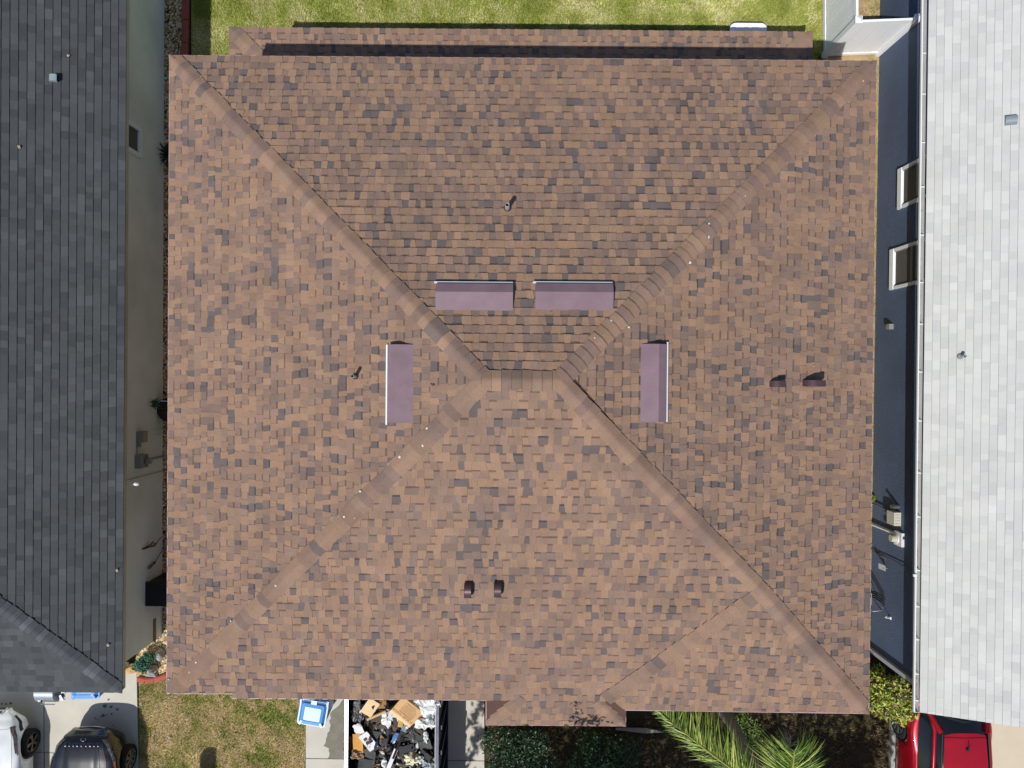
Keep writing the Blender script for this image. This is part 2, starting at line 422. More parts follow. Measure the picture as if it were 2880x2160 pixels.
# solid deck just below the shingles
low = 0.002
def dk(*p): return [q - V(0, 0, low) for q in p]
J2b = V(J2.x, YA, ZE)
ext = V(XL + (P(655, 1950, ZE).x - XL), YA + .10, 0)
roofdeck.add(dk(cTL, cTR, RR, RL), [(0, 3, 2, 1)])
cW = [V(XL, YA + .085, ZE), V(XL + .085, YA + .085, ZE + .03)]
roofdeck.add(dk(cTL, RL, cW[1], cW[0]), [(0, 3, 2, 1)])
roofdeck.add(dk(cTR, RR, J1, cBR), [(0, 1, 2, 3)])
xs_ = P(655, 1950, ZE).x
roofdeck.add(dk(cW[1], V(xs_, YA + .085, ZE + .085 * TAN), V(xs_, YA, ZE), J2b, J2, J1, RR, RL), [(0, 1, 2, 3, 4, 5, 6, 7)])
pw0 = V(PX0, YA, ZE); pw1 = V(PX1, YA, ZE)
hp = YA - PY
roofdeck.add(dk(V(PX0, YA, ZE), V(PX0 + hp, YA, ZE), V(PX0, PY, zP)), [(0, 1, 2)])
roofdeck.add(dk(V(PX0 + hp, YA, ZE), V(PX1 - hp, YA, ZE), V(PX1, PY, zP), V(PX0, PY, zP)), [(0, 1, 2, 3)])
roofdeck.add(dk(V(PX1 - hp, YA, ZE), V(PX1, YA, ZE), V(PX1, PY, zP)), [(0, 1, 2)])
roofdeck.add(dk(J1, J2, B3, cBR), [(0, 1, 2, 3)])
roof = roofdeck.build("roof", m_deck, house)
eave = lambda x, y: V(x, y, ZE)
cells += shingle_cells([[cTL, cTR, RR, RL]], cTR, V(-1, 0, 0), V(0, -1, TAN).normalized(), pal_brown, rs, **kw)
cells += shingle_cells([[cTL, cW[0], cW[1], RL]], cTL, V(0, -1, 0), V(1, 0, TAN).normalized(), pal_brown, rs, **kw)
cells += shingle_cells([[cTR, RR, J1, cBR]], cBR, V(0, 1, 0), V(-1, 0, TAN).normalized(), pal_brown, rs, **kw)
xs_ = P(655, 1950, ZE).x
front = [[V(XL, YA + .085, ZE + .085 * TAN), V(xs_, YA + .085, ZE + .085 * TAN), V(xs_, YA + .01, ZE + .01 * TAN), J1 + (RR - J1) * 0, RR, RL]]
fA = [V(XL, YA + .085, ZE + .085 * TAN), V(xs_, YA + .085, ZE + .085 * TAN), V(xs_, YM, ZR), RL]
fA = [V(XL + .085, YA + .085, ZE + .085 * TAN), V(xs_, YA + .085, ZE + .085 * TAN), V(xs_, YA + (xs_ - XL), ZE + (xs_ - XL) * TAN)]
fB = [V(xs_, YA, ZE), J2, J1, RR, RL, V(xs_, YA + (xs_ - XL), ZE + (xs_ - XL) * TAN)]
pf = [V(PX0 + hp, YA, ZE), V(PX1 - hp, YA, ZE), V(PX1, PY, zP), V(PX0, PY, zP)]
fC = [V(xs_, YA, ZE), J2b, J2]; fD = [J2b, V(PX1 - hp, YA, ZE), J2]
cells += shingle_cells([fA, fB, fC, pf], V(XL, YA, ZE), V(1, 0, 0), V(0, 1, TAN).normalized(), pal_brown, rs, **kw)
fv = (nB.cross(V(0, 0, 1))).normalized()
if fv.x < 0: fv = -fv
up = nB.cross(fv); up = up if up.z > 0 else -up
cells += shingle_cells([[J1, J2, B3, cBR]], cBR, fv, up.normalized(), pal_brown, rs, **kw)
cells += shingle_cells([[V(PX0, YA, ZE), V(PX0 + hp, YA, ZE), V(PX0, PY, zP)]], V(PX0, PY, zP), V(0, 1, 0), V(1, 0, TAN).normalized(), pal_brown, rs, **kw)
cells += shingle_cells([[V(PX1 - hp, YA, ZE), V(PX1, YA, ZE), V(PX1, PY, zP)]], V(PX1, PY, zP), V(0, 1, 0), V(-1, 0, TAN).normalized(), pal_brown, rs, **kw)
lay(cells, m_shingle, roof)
rc = random.Random(4)
limM = (XL - .01, XR + .01, YB - .01, YT + .01); limP = (PX0 - .01, PX1 + .01, PY - .01, YT)
limW = (XL - .01, XR + .01, YA + .085, YT + .01)
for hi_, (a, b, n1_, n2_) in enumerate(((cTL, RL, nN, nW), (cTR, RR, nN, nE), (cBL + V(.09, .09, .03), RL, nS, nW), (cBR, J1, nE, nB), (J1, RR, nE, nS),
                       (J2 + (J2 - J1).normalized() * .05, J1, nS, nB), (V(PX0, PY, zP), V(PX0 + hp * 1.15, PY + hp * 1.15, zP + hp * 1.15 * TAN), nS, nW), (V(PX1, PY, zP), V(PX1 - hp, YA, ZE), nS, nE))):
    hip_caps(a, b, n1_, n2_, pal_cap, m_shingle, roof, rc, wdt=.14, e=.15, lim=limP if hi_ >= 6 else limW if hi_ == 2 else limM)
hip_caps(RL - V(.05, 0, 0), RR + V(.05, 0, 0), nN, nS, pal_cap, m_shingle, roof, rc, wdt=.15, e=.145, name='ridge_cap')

def fascia(name, pts, z0, z1, mat, parent, th=.025, inward=0.03, label=None):
    for i in range(len(pts) - 1):
        a, b = Vector(pts[i]), Vector(pts[i + 1])
        mb = MB(); mb.bar(a + V(0, 0, (z0 + z1) / 2), b + V(0, 0, (z0 + z1) / 2), th, z1 - z0); mb.build(name, mat, parent, label=label)
m_bfascia = M("brown_fascia", S(120, 92, 84), .6)
ins = .02
def drip(pts, z, parent, mat):
    for a, b in zip(pts, pts[1:]):
        mb = MB(); mb.bar(Vector(a) + V(0, 0, z), Vector(b) + V(0, 0, z), .016, .03); mb.build("drip_edge", mat, parent)
m_drip = M("drip_edge_mauve", S(190, 158, 156), .4)
o_ = .007
drip([V(XL + .0, YA + .085 - o_, ZE), V(XL - o_, YA + .085, ZE), V(XL - o_, YT + o_, ZE), V(XR + o_, YT + o_, ZE), V(XR + o_, YB - o_, ZE), V(B3.x, YB - o_, B3.z)], -.006, house, m_drip)
print('B3z', B3.z)
drip([V(xs_, YA - o_, ZE), V(PX0, YA - o_, ZE)], -.006, house, m_drip); drip([V(XL, YA + .085 - o_, ZE), V(xs_, YA + .085 - o_, ZE)], .012, house, m_drip)
drip([V(PX0 - o_, YA, zP), V(PX0 - o_, PY - o_, zP), V(PX1 + o_, PY - o_, zP), V(PX1 + o_, YA - .02, zP)], -.006, house, m_drip)
fascia("fascia", [V(XL + ins, YA + .1, ZE), V(XL + ins, YT - ins, ZE), V(XR - ins, YT - ins, ZE), V(XR - ins, YB + ins, ZE), V(B3.x + ins, YB + ins, B3.z)], -.16, -.005, m_bfascia, house)
fascia("fascia", [V(PX1 - ins, YA, zP), V(PX1 - ins, PY + ins, zP), V(PX0 + ins, PY + ins, zP), V(PX0 + ins, YA + .03, zP)], -.16, -.005, m_bfascia, house)
fascia("fascia", [V(PX0, YA + ins, ZE), V(xs_, YA + ins, ZE), V(xs_, YA + .1, ZE), V(XL + ins, YA + .1, ZE)], -.16, -.008, m_bfascia, house)
mb = MB(); mb.prism([(XL + .04, YA + .13), (XR - .04, YA + .13), (XR - .04, YT - .04), (XL + .04, YT - .04)], ZE - .14, ZE - .12); mb.build("soffit", m_white, house)
mb = MB(); mb.prism([(XL + .5, YA + .55), (XR - .5, YA + .55), (XR - .5, YT - .5), (XL + .5, YT - .5)], -.05, ZE - .14); mb.build("wall", m_stucco_tan, house)
mb = MB()
for x in (PX0 + .25, PX1 - .25): mb.box((x, PY + .3, zP / 2 - .1), (.15, .15, zP - .2))
mb.build("porch_post", m_white, house)
mb = MB(); mb.prism([(xS, YB + .05), (XR - .5, YB + .45), (XR - .5, YA + .6), (xS + .3, YA + .6)], -.05, ZE - .15); mb.build("wall", m_stucco_tan, house)

# patio roof behind, lower
pz, pt = 2.05, 0.15
q0, q1 = P(646, 80, pz), P(2285, 88, pz); pyT = (q0.y + q1.y) / 2; pyW = YT - .7; pdp = pyT - pyW
c0, c1 = V(q0.x, pyT, pz), V(q1.x, pyT, pz)
hx = pdp; t0 = V(c0.x + hx, pyW, pz + pdp * pt); t1 = V(c1.x - hx, pyW, pz + pdp * pt)
pm = MB(); pm.add(dk(c0, c1, t1, t0), [(0, 3, 2, 1)]); pm.add(dk(c0, t0, V(c0.x, pyW, pz)), [(0, 2, 1)]); pm.add(dk(c1, V(c1.x, pyW, pz), t1), [(0, 2, 1)])
proof = pm.build("patio_roof", m_deck, house)
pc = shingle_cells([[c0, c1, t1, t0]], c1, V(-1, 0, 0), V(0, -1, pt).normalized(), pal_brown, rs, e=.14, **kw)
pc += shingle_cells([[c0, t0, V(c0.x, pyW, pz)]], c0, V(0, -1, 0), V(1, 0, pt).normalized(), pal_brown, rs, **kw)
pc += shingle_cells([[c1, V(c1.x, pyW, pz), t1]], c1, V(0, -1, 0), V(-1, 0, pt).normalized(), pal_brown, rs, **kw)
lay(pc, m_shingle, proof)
nP, nPw, nPe = V(0, pt, 1).normalized(), V(-pt, 0, 1).normalized(), V(pt, 0, 1).normalized()
plim = (c0.x - .01, c1.x + .01, pyW - 1, pyT + .01)
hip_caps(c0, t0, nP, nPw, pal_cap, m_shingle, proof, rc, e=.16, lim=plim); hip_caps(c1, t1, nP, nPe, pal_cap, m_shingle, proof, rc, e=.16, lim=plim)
fascia("fascia", [V(c0.x + ins, pyW, pz), V(c0.x + ins, pyT - ins, pz), V(c1.x - ins, pyT - ins, pz), V(c1.x - ins, pyW, pz)], -.14, -.005, m_bfascia, proof)
mb = MB()
for i in range(6): mb.box((c0.x + .3 + i * (c1.x - c0.x - .6) / 5, pyT - .3, pz / 2 - .08), (.12, .12, pz - .16))
mb.build("patio_post", m_white, proof)

# sloped roof vents: mauve louvre boxes
def slope_frame(pt, n, down):
    """matrix: x across, y down the slope, z off the roof"""
    d = (down - n * down.dot(n)).normalized(); x = d.cross(n)
    m = Matrix((x, d, n)).transposed().to_4x4(); m.translation = pt; return m
def louvre(px, p0, n, down, wid, ln, label, ltag):
    a = PPL(*px, p0, n); F = slope_frame(a, n, down); h = .13; w2 = wid / 2
    root = thing("louvre_vent", a, None, None); root.parent = house; root.location = a; tag(root, ltag)
    mb = MB(); y0, y1, y2 = -ln * .62, 0.0, ln * .38          # back, crease, front
    prof = [(y0, .016), (y1, h), (y2, h - .012), (y2 + .004, h - .03)]
    prof = [(y0, .016), (y0 + ln * .62, h), (y0 + ln, h - .028)]
    t = .006
    for (ya, za), (yb, zb) in zip(prof, prof[1:]):
        mb.add([(-w2, ya, za), (w2, ya, za), (w2, yb, zb), (-w2, yb, zb)], [(0, 1, 2, 3)])
    for s in (-w2, w2):
        mb.add([(s, prof[0][0], .016), (s, prof[1][0], h), (s, prof[2][0], prof[2][1]), (s, prof[2][0], .045), (s, prof[2][0] - .03, .016)], [(0, 1, 2, 3, 4) if s < 0 else (4, 3, 2, 1, 0)])
    mb.v = [F @ p for p in mb.v]; mb.build("hood", m_purple, root)
    mb = MB(); mb.box((0, prof[2][0] - .025, .04), (wid - .012, .012, .062)); mb.v = [F @ p for p in mb.v]; mb.build("louvre_screen", m_dark, root)
    mb = MB(); mb.bar((-w2 - .035, prof[2][0] + .038, .06), (w2, prof[2][0] + .038, .06), .026, .014)
    for i in range(5):
        xx = -w2 + .02 + i * (wid - .04) / 4; mb.bar((xx, prof[2][0] - .01, .05), (xx, prof[2][0] + .03, .056), .01, .008)
    mb.v = [F @ p for p in mb.v]; mb.build("lip", m_white, root)
louvre((1335, 832), cTL, nN, V(0, 1, 0), 1.15, .40, "", "mauve louvre vent on the rear slope, nearer the left hip")
louvre((1614, 832), cTL, nN, V(0, 1, 0), 1.16, .40, "", "mauve louvre vent on the rear slope, nearer the right hip")
louvre((1124, 1079), cTL, nW, V(-1, 0, 0), 1.17, .39, "", "mauve louvre vent on the left slope")
louvre((1840, 1077), cTR, nE, V(1, 0, 0), 1.17, .39, "", "mauve louvre vent on the right slope")

def pipe_vent(px, p0, n, r_, h, parent, label, mat=m_greymetal, name="vent_pipe"):
    a = PPL(*px, p0, n)
    mb = MB(); N = 14
    ring = lambda rad, z: [a + V(rad * math.cos(k * 2 * math.pi / N), rad * math.sin(k * 2 * math.pi / N), z) for k in range(N)]
    vs_ = ring(r_, -.05) + ring(r_, h) + ring(r_ * .74, h) + ring(r_ * .74, h - .12)
    fs = []
    for q in range(3): fs += [(q * N + k, q * N + (k + 1) % N, (q + 1) * N + (k + 1) % N, (q + 1) * N + k) for k in range(N)]
    mb.add(vs_, fs, None, 0, True); mb.add(ring(r_ * .74, h - .12), [tuple(range(N))], None, 1)
    o = mb.build(name, [mat, m_dark], parent, origin=a, label=label)
    fl = MB(); F = slope_frame(a, n, V(0, 1, 0) if abs(n.y) > abs(n.x) else V(1, 0, 0))
    fl.tube([(0, 0, .016), (0, 0, .05)], [r_ + .03, r_ + .006], 12)
    fl.v = [F @ p for p in fl.v]; fl.build("flashing", mat if parent is not house else m_brownmetal, o)
pipe_vent((1427, 587), cTL, nN, .036, .27, house, "grey vent pipe on the rear slope")
pipe_vent((1001, 1058), cTL, nW, .027, .26, house, "thin grey vent pipe on the left slope")
def scoop(px, p0, n, down, wid, ln, h, parent, mat, label, name="exhaust_vent"):
    a = PPL(*px, p0, n); F = slope_frame(a, n, down); w2 = wid / 2
    prof = [(-ln / 2, .012)] + [(-ln / 2 + ln * (1 - math.cos(t)) * .92, .012 + (h - .012) * math.sin(t)) for t in [math.pi / 2 * k / 9 for k in range(1, 10)]] + [(ln / 2, h * .97)]
    mb = MB(); N = len(prof)
    mb.add([(-w2, y, z) for y, z in prof] + [(w2, y, z) for y, z in prof], [(i, i + N, i + N + 1, i + 1) for i in range(N - 1)], None, 0, True)
    for s, o_ in ((-w2, 0), (w2, 1)):
        f = tuple(range(N + 1)); mb.add([(s, y, z) for y, z in prof] + [(s, ln / 2, .012)], [f if o_ else f[::-1]])
    mb.v = [F @ p for p in mb.v]; o = mb.build(name, mat, parent, origin=a, label=label)
    mb = MB(); mb.box((0, ln / 2 - .02, h * .48), (wid - .008, .01, h * .92)); mb.v = [F @ p for p in mb.v]; mb.build("vent_opening", m_dark, o)
scoop((2275, 1078), cTR, nE, V(1, 0, 0), .105, .29, .23, house, m_brownmetal, "mauve-brown exhaust hood nearest the right eave")
scoop((2177, 1080), cTR, nE, V(1, 0, 0), .10, .21, .16, house, m_brownmetal, "smaller mauve-brown exhaust hood on the right slope")
def drum(px, label):
    """half-round hood lying up the front slope"""
    a = PPL(*px, cBL, nS); F = slope_frame(a, nS, V(0, -1, 0)); w2, ln, h = .052, .27, .17
    prof = [(-ln / 2, .03)] + [(-ln / 2 + ln * (1 - math.cos(t)) / 2, .012 + h * math.sin(t) ** .62) for t in [math.pi * k / 14 for k in range(1, 14)]] + [(ln / 2, .012)]
    N = len(prof); mb = MB()
    mb.add([(-w2, y, z) for y, z in prof] + [(w2, y, z) for y, z in prof], [(i, i + N, i + N + 1, i + 1) for i in range(N - 1)], None, 0, True)
    for s, o_ in ((-w2, 0), (w2, 1)):
        f = tuple(range(N)); mb.add([(s, y, z) for y, z in prof], [f if o_ else f[::-1]])
    mb.v = [F @ p for p in mb.v]; o = mb.build("exhaust_vent", m_brownmetal, house, origin=a, label=label)
    mb = MB()
    for s in (-w2, w2): mb.tube([F @ V(s, y, z) for y, z in prof[1:-1]], .006, 5)
    mb.build("rim", m_brownmetal, o)
drum((1317, 1652), "brown round-topped exhaust hood, left one of two on the front slope")
drum((1400, 1650), "brown round-topped exhaust hood, right one of two on the front slope")

# pale dropping spots on the caps
spots = [(1993, 632, .02), (1990, 668, .022), (1938, 739, .02), (1718, 905, .022), (1766, 920, .018), (1672, 953, .013), (2092, 553, .01), (1203, 1204, .020), (1190, 1250, .021), (1127, 1285, .020), (1016, 1381, .017),
         (971, 1453, .019), (998, 1454, .01), (779, 1646, .019), (653, 1744, .016), (555, 1861, .017), (537, 1888, .018), (478, 1909, .016), (539, 1909, .01), (1971, 1783, .014), (1962, 1820, .008), (2285, 1030, .007), (2423, 230, .012)]
def roof_at(px, py):
    best = None
    for p0, n in ((cTL, nN), (cTL, nW), (cTR, nE), (cBL, nS)):
        q = PPL(px, py, p0, n)
        if best is None or q.z < best[0].z: best = (q, n)
    return best
rr = random.Random(8)
for (a, b, r_) in spots:
    q, n = roof_at(a, b); F = slope_frame(q + n * .036, n, V(0, 1, .01)); N = 9
    mb = MB(); ring = [(r_ * rr.uniform(.55, 1.2) * math.cos(k * 2 * math.pi / N), r_ * rr.uniform(.6, 1.25) * math.sin(k * 2 * math.pi / N), 0) for k in range(N)]
    mb.add([F @ V(*p) for p in ring] + [F @ V(p[0] * .5, p[1] * .5, .004) for p in ring], [(k, (k + 1) % N, (k + 1) % N + N, k + N) for k in range(N)] + [tuple(range(N, 2 * N))])
    mb.add([F @ V(p[0], p[1], -.03) for p in ring] + [F @ V(*p) for p in ring], [(k, (k + 1) % N, (k + 1) % N + N, k + N) for k in range(N)])
    mb.build("sealant_spot", m_poop, house, origin=q)

# ------------------------------------------------------------------ the grey-roofed neighbour on the left
ZL = 2.25
lh = thing("grey_house", P(200, 1100, 0), "left neighbour house with dark grey shingle roof and grey-green stucco wall", "house")
a0, a1 = P(344, 1947, ZL), P(356, 0, ZL)
dl = (a1 - a0).normalized(); il = V(-dl.y, dl.x, 0)              # north along the eave, and inward (west)
RU = 4.3
vL = (il + V(0, 0, TAN)).normalized(); vLs = (dl + V(0, 0, TAN)).normalized()
nL = dl.cross(vL); nL = nL if nL.z > 0 else -nL
nLs = il.cross(vLs); nLs = nLs if nLs.z > 0 else -nLs
aN = a0 + dl * 18; top0 = a0 + (il + dl) * RU + V(0, 0, RU * TAN); topN = aN + il * RU + V(0, 0, RU * TAN)
aW = a0 + il * 2 * RU; aWN = aN + il * 2 * RU
mb = MB(); mb.add(dk(a0, aN, topN, top0), [(0, 1, 2, 3)]); mb.add(dk(a0, top0, aW), [(0, 1, 2)]); mb.add(dk(top0, topN, aWN, aW), [(0, 1, 2, 3)])
lroof = mb.build("roof", M("grey_deck", S(50, 52, 56)), lh)
pal_grey = [(S(82, 85, 87), 34), (S(78, 81, 83), 38), (S(72, 75, 77), 22), (S(88, 91, 93), 6)]
kwl = dict(tooth=(.014, .011), wr=(.10, .22), slant=.008)
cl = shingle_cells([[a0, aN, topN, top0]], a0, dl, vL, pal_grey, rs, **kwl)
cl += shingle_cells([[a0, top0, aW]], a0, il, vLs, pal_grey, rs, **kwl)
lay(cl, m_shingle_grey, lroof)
pal_greycap = [(S(84, 87, 91), 50), (S(77, 80, 84), 35), (S(96, 99, 102), 15)]
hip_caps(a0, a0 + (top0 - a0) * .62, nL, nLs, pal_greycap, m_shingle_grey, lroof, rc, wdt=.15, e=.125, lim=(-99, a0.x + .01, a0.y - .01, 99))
def off(p, n_, d_, z): return p + il * n_ + dl * d_ + V(0, 0, z)
fascia("fascia", [off(aN, .03, 0, 0), off(a0, .03, .03, 0), off(aW, 0, .03, 0)], -.15, -.012, m_fascia, lh, th=.022)
WLb, WLt = P(456, 1786, 0), P(463, 0, 0)
wd_ = (WLt - WLb).normalized(); wi = V(-wd_.y, wd_.x, 0); WLn = V(wd_.y, -wd_.x, 0)
c4 = [WLb, WLb + wd_ * 17.6, WLb + wd_ * 17.6 + wi * 7.6, WLb + wi * 7.6]
mb = MB(); mb.prism([(p.x, p.y) for p in c4], -.05, ZL - .02); mb.build("wall", m_stucco_grey, lh)
def WL(px, py, out_=0.0): return PPL(px, py, WLb + WLn * out_, WLn)
def wbox(mb, c, hh, along, outd, mi=0, n=WLn, d=wd_):
    """box on a wall: c = centre on the wall plane"""
    rot = Matrix((d, n, V(0, 0, 1))).transposed(); mb.box(c + n * outd / 2, (along, outd, hh), rot, None, mi)
def window(px0, px1, parent, W, n, d, z1, label, sill=.10, trim=.09, mull=None):
    """px0/px1: photo pixels of the two lower corners of the glass"""
    p0, p1 = W(*px0), W(*px1); z0 = (p0.z + p1.z) / 2; p0.z = p1.z = z0
    L = (p1 - p0).length; mid = (p0 + p1) / 2; mid.z = (z0 + z1) / 2; H = z1 - z0
    mb = MB(); rot = Matrix((d, n, V(0, 0, 1))).transposed()
    for s in (-1, 1): mb.box(mid + d * s * (L / 2 + trim / 2) + n * .02, (trim, .05, H + 2 * trim), rot)
    mb.box(mid + V(0, 0, H / 2 + trim / 2) + n * .022, (L, .05, trim), rot)
    f = mb.build("window", m_vinyl, parent, origin=mid, label=label)
    mb = MB(); a = p0 + n * .0; # sloped sill
    k = (L / 2 + trim)
    m0 = mid.copy(); m0.z = z0
    vs_ = [m0 - d * k + n * .004, m0 + d * k + n * .004, m0 + d * k + n * (.055) - V(0, 0, .03), m0 - d * k + n * .055 - V(0, 0, .03), m0 - d * k + n * .055 - V(0, 0, sill + .03), m0 + d * k + n * .055 - V(0, 0, sill + .03), m0 - d * k - V(0, 0, sill + .05), m0 + d * k - V(0, 0, sill + .05)]
    mb.add(vs_, [(0, 1, 2, 3), (3, 2, 5, 4), (4, 5, 7, 6), (0, 3, 4, 6), (1, 7, 5, 2)]); mb.build("sill", m_vinyl, f)
    mb = MB(); mb.box(mid + n * .006, (L, .008, H), rot); mb.build("insect_screen", m_screen, f)
    mb = MB()
    if mull: mb.box(V(mid.x, mid.y, mull) + n * .022, (L - .004, .028, .05), rot)
    for s in (-1, 1): mb.box(mid + d * s * (L / 2 - .012) + n * .016, (.022, .03, H), rot)
    mb.build("sash", m_greymetal, f)
window((386, 430), (386, 368), lh, WL, WLn, wd_, 2.1, "small window just below the grey roof edge", sill=.07)

def conduit(pts, r_, mat, parent, name="conduit", n=8):
    mb = MB(); mb.tube(pts, r_, n); return mb.build(name, mat, parent, origin=pts[0])
# utility boxes on the grey wall
p = WL(392, 1228); mb = MB(); p.z = 1.06; wbox(mb, p, .24, .245, .13); ub = mb.build("utility_box", m_greymetal, lh, origin=p)
mb = MB(); wbox(mb, p + WLn * .13, .17, .21, .012); mb.build("box_cover", M("beige_plastic", S(176, 160, 140), .6), ub)
for oy in (-.03, .09): conduit([p + wd_ * oy + WLn * .04 + V(0, 0, -.11), p + wd_ * (oy) + WLn * .035 + V(0, 0, -1.06)], .011, m_stucco_grey, lh)
p = WL(386, 1252); p.z = 1.14; mb = MB(); mb.tube([p, p + WLn * .07], .045, 12); mb.build("junction_box", m_greymetal, lh, origin=p)
conduit([WL(384, 1258) + WLn * .02, WL(383, 1285) + WLn * .02], .008, m_greymetal, lh)
p = WL(393, 1296); p.z = 1.07; mb = MB(); wbox(mb, p, .34, .29, .13); eb = mb.build("meter_box", m_greymetal, lh, origin=p)
q = p + V(0, 0, -.06) + WLn * .13; mb = MB(); mb.tube([q, q + WLn * .03], .088, 18); mb.build("meter_ring", m_steel, eb)
mb = MB(); mb.tube([q + WLn * .028, q + WLn * .11], [.078, .07], 18); mb.build("meter_glass", M("meter_glass", S(150, 160, 140), .15), eb)
mb = MB(); mb.tube([q + WLn * .111, q + WLn * .113], .05, 16); mb.build("meter_dial", m_tinted if False else M("meter_dial", S(170, 178, 140), .5), eb)
conduit([p + V(0, 0, -.16) + WLn * .05, p + V(0, 0, -1.07) + WLn * .05], .026, m_greymetal, lh)
p = WL(440, 1328); p.z = 0; conduit([p + WLn * .02, V(p.x, p.y, 2.2) + WLn * .02], .007, m_greymetal, lh, "cable")
p = P(357, 1366, 2.12); q = P(380, 1361, 2.0); mb = MB(); mb.tube([p, (p + q) / 2 + V(0, 0, .01), q], .012, 6); lo = mb.build("eave_light", m_white, lh, origin=p)
mb = MB(); mb.tube([q - V(.05, 0, -.01), q, q + V(.04, 0, -.03), q + V(.06, 0, -.05)], [.015, .04, .045, .02], 12); mb.build("bulb", m_white, lo)
# things hanging on that wall
p = WL(408, 1540); mb = MB(); wbox(mb, p, .05, .26, .03); 
hk = thing("hose_hanger", p, "black hose hanger with brass tap fixed low on the grey wall", "hose hanger")
mb = MB(); rot = Matrix((WLn, wd_, V(0, 0, 1))).transposed()
mb.bar(p + V(0, 0, .14), p + V(0, 0, -.10) + WLn * .03, .09, .02, up=wd_); mb.build("bracket", m_black, hk)
mb = MB(); mb.tube([p + V(0, 0, -.1) + WLn * .02, p + V(0, 0, -.16) + WLn * .12, p + V(0, 0, -.2) + wd_ * .06 + WLn * .12], .028, 8); mb.tube([p + V(0, 0, -.06) + WLn * .05, p + V(0, 0, -.1) + WLn * .14 + wd_ * .12], .02, 6); mb.build("tap", M("old_brass", S(140, 112, 86), .4, metal=.6), hk)
mb = MB(); mb.tube([p + V(0, 0, -.2) + WLn * .13, p + V(0, 0, -.45) + WLn * .10 + wd_ * .1, p + V(0, 0, -.75) + WLn * .16 + wd_ * .16, V(p.x, p.y, .03) + WLn * .3 + wd_ * .1], .011, 7); mb.build("hose", M("green_hose", S(96, 110, 96), .6), hk)
p = WL(420, 1590); nz_ = thing("hose_nozzle", p, "hose nozzle with a bright green ring hanging on the grey wall", "hose nozzle")
for nm, t0_, t1_, r_, mt in (("grip", 0, .10, .024, m_black), ("green_ring", .10, .16, .028, M("lime_plastic", S(90, 170, 60), .5)), ("head", .16, .27, .030, m_steel)):
    mb = MB(); bse = p + WLn * .05 - V(0, 0, .15) + wd_ * .03; dd = (V(0, 0, 1) - wd_ * .25).normalized(); mb.tube([bse + dd * t0_, bse + dd * t1_], r_, 9); mb.build(nm, mt, nz_)
mb = MB(); mb.tube([p + WLn * .05 - V(0, 0, .15) + wd_ * .03, p + WLn * .06 - V(0, 0, .32) + wd_ * .14, p + WLn * .1 - V(0, 0, .5) + wd_ * .35, P(470, 1545, .03)], .010, 7); mb.build("hose", MATS["green_hose"], nz_)
# wall vent strip
p0, p1 = WL(434, 1740), WL(434, 1804); mid = (p0 + p1) / 2; mb = MB(); wbox(mb, mid, .11, (p1 - p0).length, .015); mb.build("foundation_vent", M("vent_brown", S(120, 108, 98), .8), lh, origin=mid)
# black slatted storage box against the wall
st = thing("storage_box", P(452, 1652, 0), "black slatted plastic storage box against the grey wall", "storage box")
c = WL(440, 1652); c.z = 0; w0, d0, h0 = .52, .42, .74
rot = Matrix((wd_, WLn, V(0, 0, 1))).transposed(); cc = V(c.x, c.y, 0) + WLn * (d0 / 2 + .03)
mb = MB(); mb.box(cc + V(0, 0, h0 / 2), (w0, d0, h0), rot); mb.build("body", m_black, st)
mb = MB(); mb.box(cc + V(0, 0, h0 + .02), (w0 + .03, d0 + .04, .035), rot); mb.build("lid", m_black, st)
for i in range(9):
    mb = MB(); mb.box(cc + wd_ * (-w0 / 2 + .03 + i * .0575) + WLn * (d0 / 2 + .006) + V(0, 0, h0 / 2), (.035, .012, h0 - .06), rot); mb.build("slat", m_black, st)
# planter with leaf, spiky plant
pl = thing("planter", P(470, 1150, 0), "round dark planter with dry twigs under the brown eave", "planter")
c = WL(462, 1150); c.z = 0; c += WLn * .30; mb = MB()
for i in range(3): pass
mb.tube([c, c + V(0, 0, .12), c + V(0, 0, .26), c + V(0, 0, .3), c + V(0, 0, .29), c + V(0, 0, .24)], [.14, .22, .28, .29, .265, .25], 26, caps=False); mb.build("bowl", M("dark_ceramic", S(66, 50, 42), .6), pl)
mb = MB(); N = 24; mb.add([c + V(.252 * math.cos(k * 2 * math.pi / N), .252 * math.sin(k * 2 * math.pi / N), .235) for k in range(N)], [tuple(range(N))]); mb.build("potting_soil", m_soil, pl)
rr = random.Random(2); mb = MB()
for i in range(26):
    a_ = rr.uniform(0, 6.28); r0 = rr.uniform(0, .18); q = c + V(r0 * math.cos(a_), r0 * math.sin(a_), .24); b_ = rr.uniform(0, 6.28)
    mb.tube([q, q + V(.12 * math.cos(b_), .12 * math.sin(b_), rr.uniform(.02, .1))], .006, 4, col=jit(S(150, 112, 76), rr, .3))
mb.build("twigs", m_tinted, pl, kind='stuff')
def blade(mb, base, tip, wd, col, droop=0.0, up=V(0, 0, 1), seg=4, mid=.35):
    base = Vector(base); tip = Vector(tip); d = tip - base; side = d.cross(up)
    if side.length < 1e-5: side = V(1, 0, 0)
    side.normalize(); L = []; Rr = []
    for i in range(seg + 1):
        t = i / seg; p_ = base + d * t - V(0, 0, droop * t * t) ; ww = wd * (min(1, t / mid * .6 + .4) if t < mid else (1 - (t - mid) / (1 - mid)) ** .8)
        L.append(p_ + side * ww / 2); Rr.append(p_ - side * ww / 2)
    m = seg + 1; mb.add(L + Rr, [(i, i + 1, i + 1 + m, i + m) for i in range(seg)], col)
lf = WL(418, 1135) + WLn * .05
pt_ = thing("leafy_plant", V(lf.x, lf.y, 0), "single split-leaf plant on a thin stem beside the round planter", "plant")
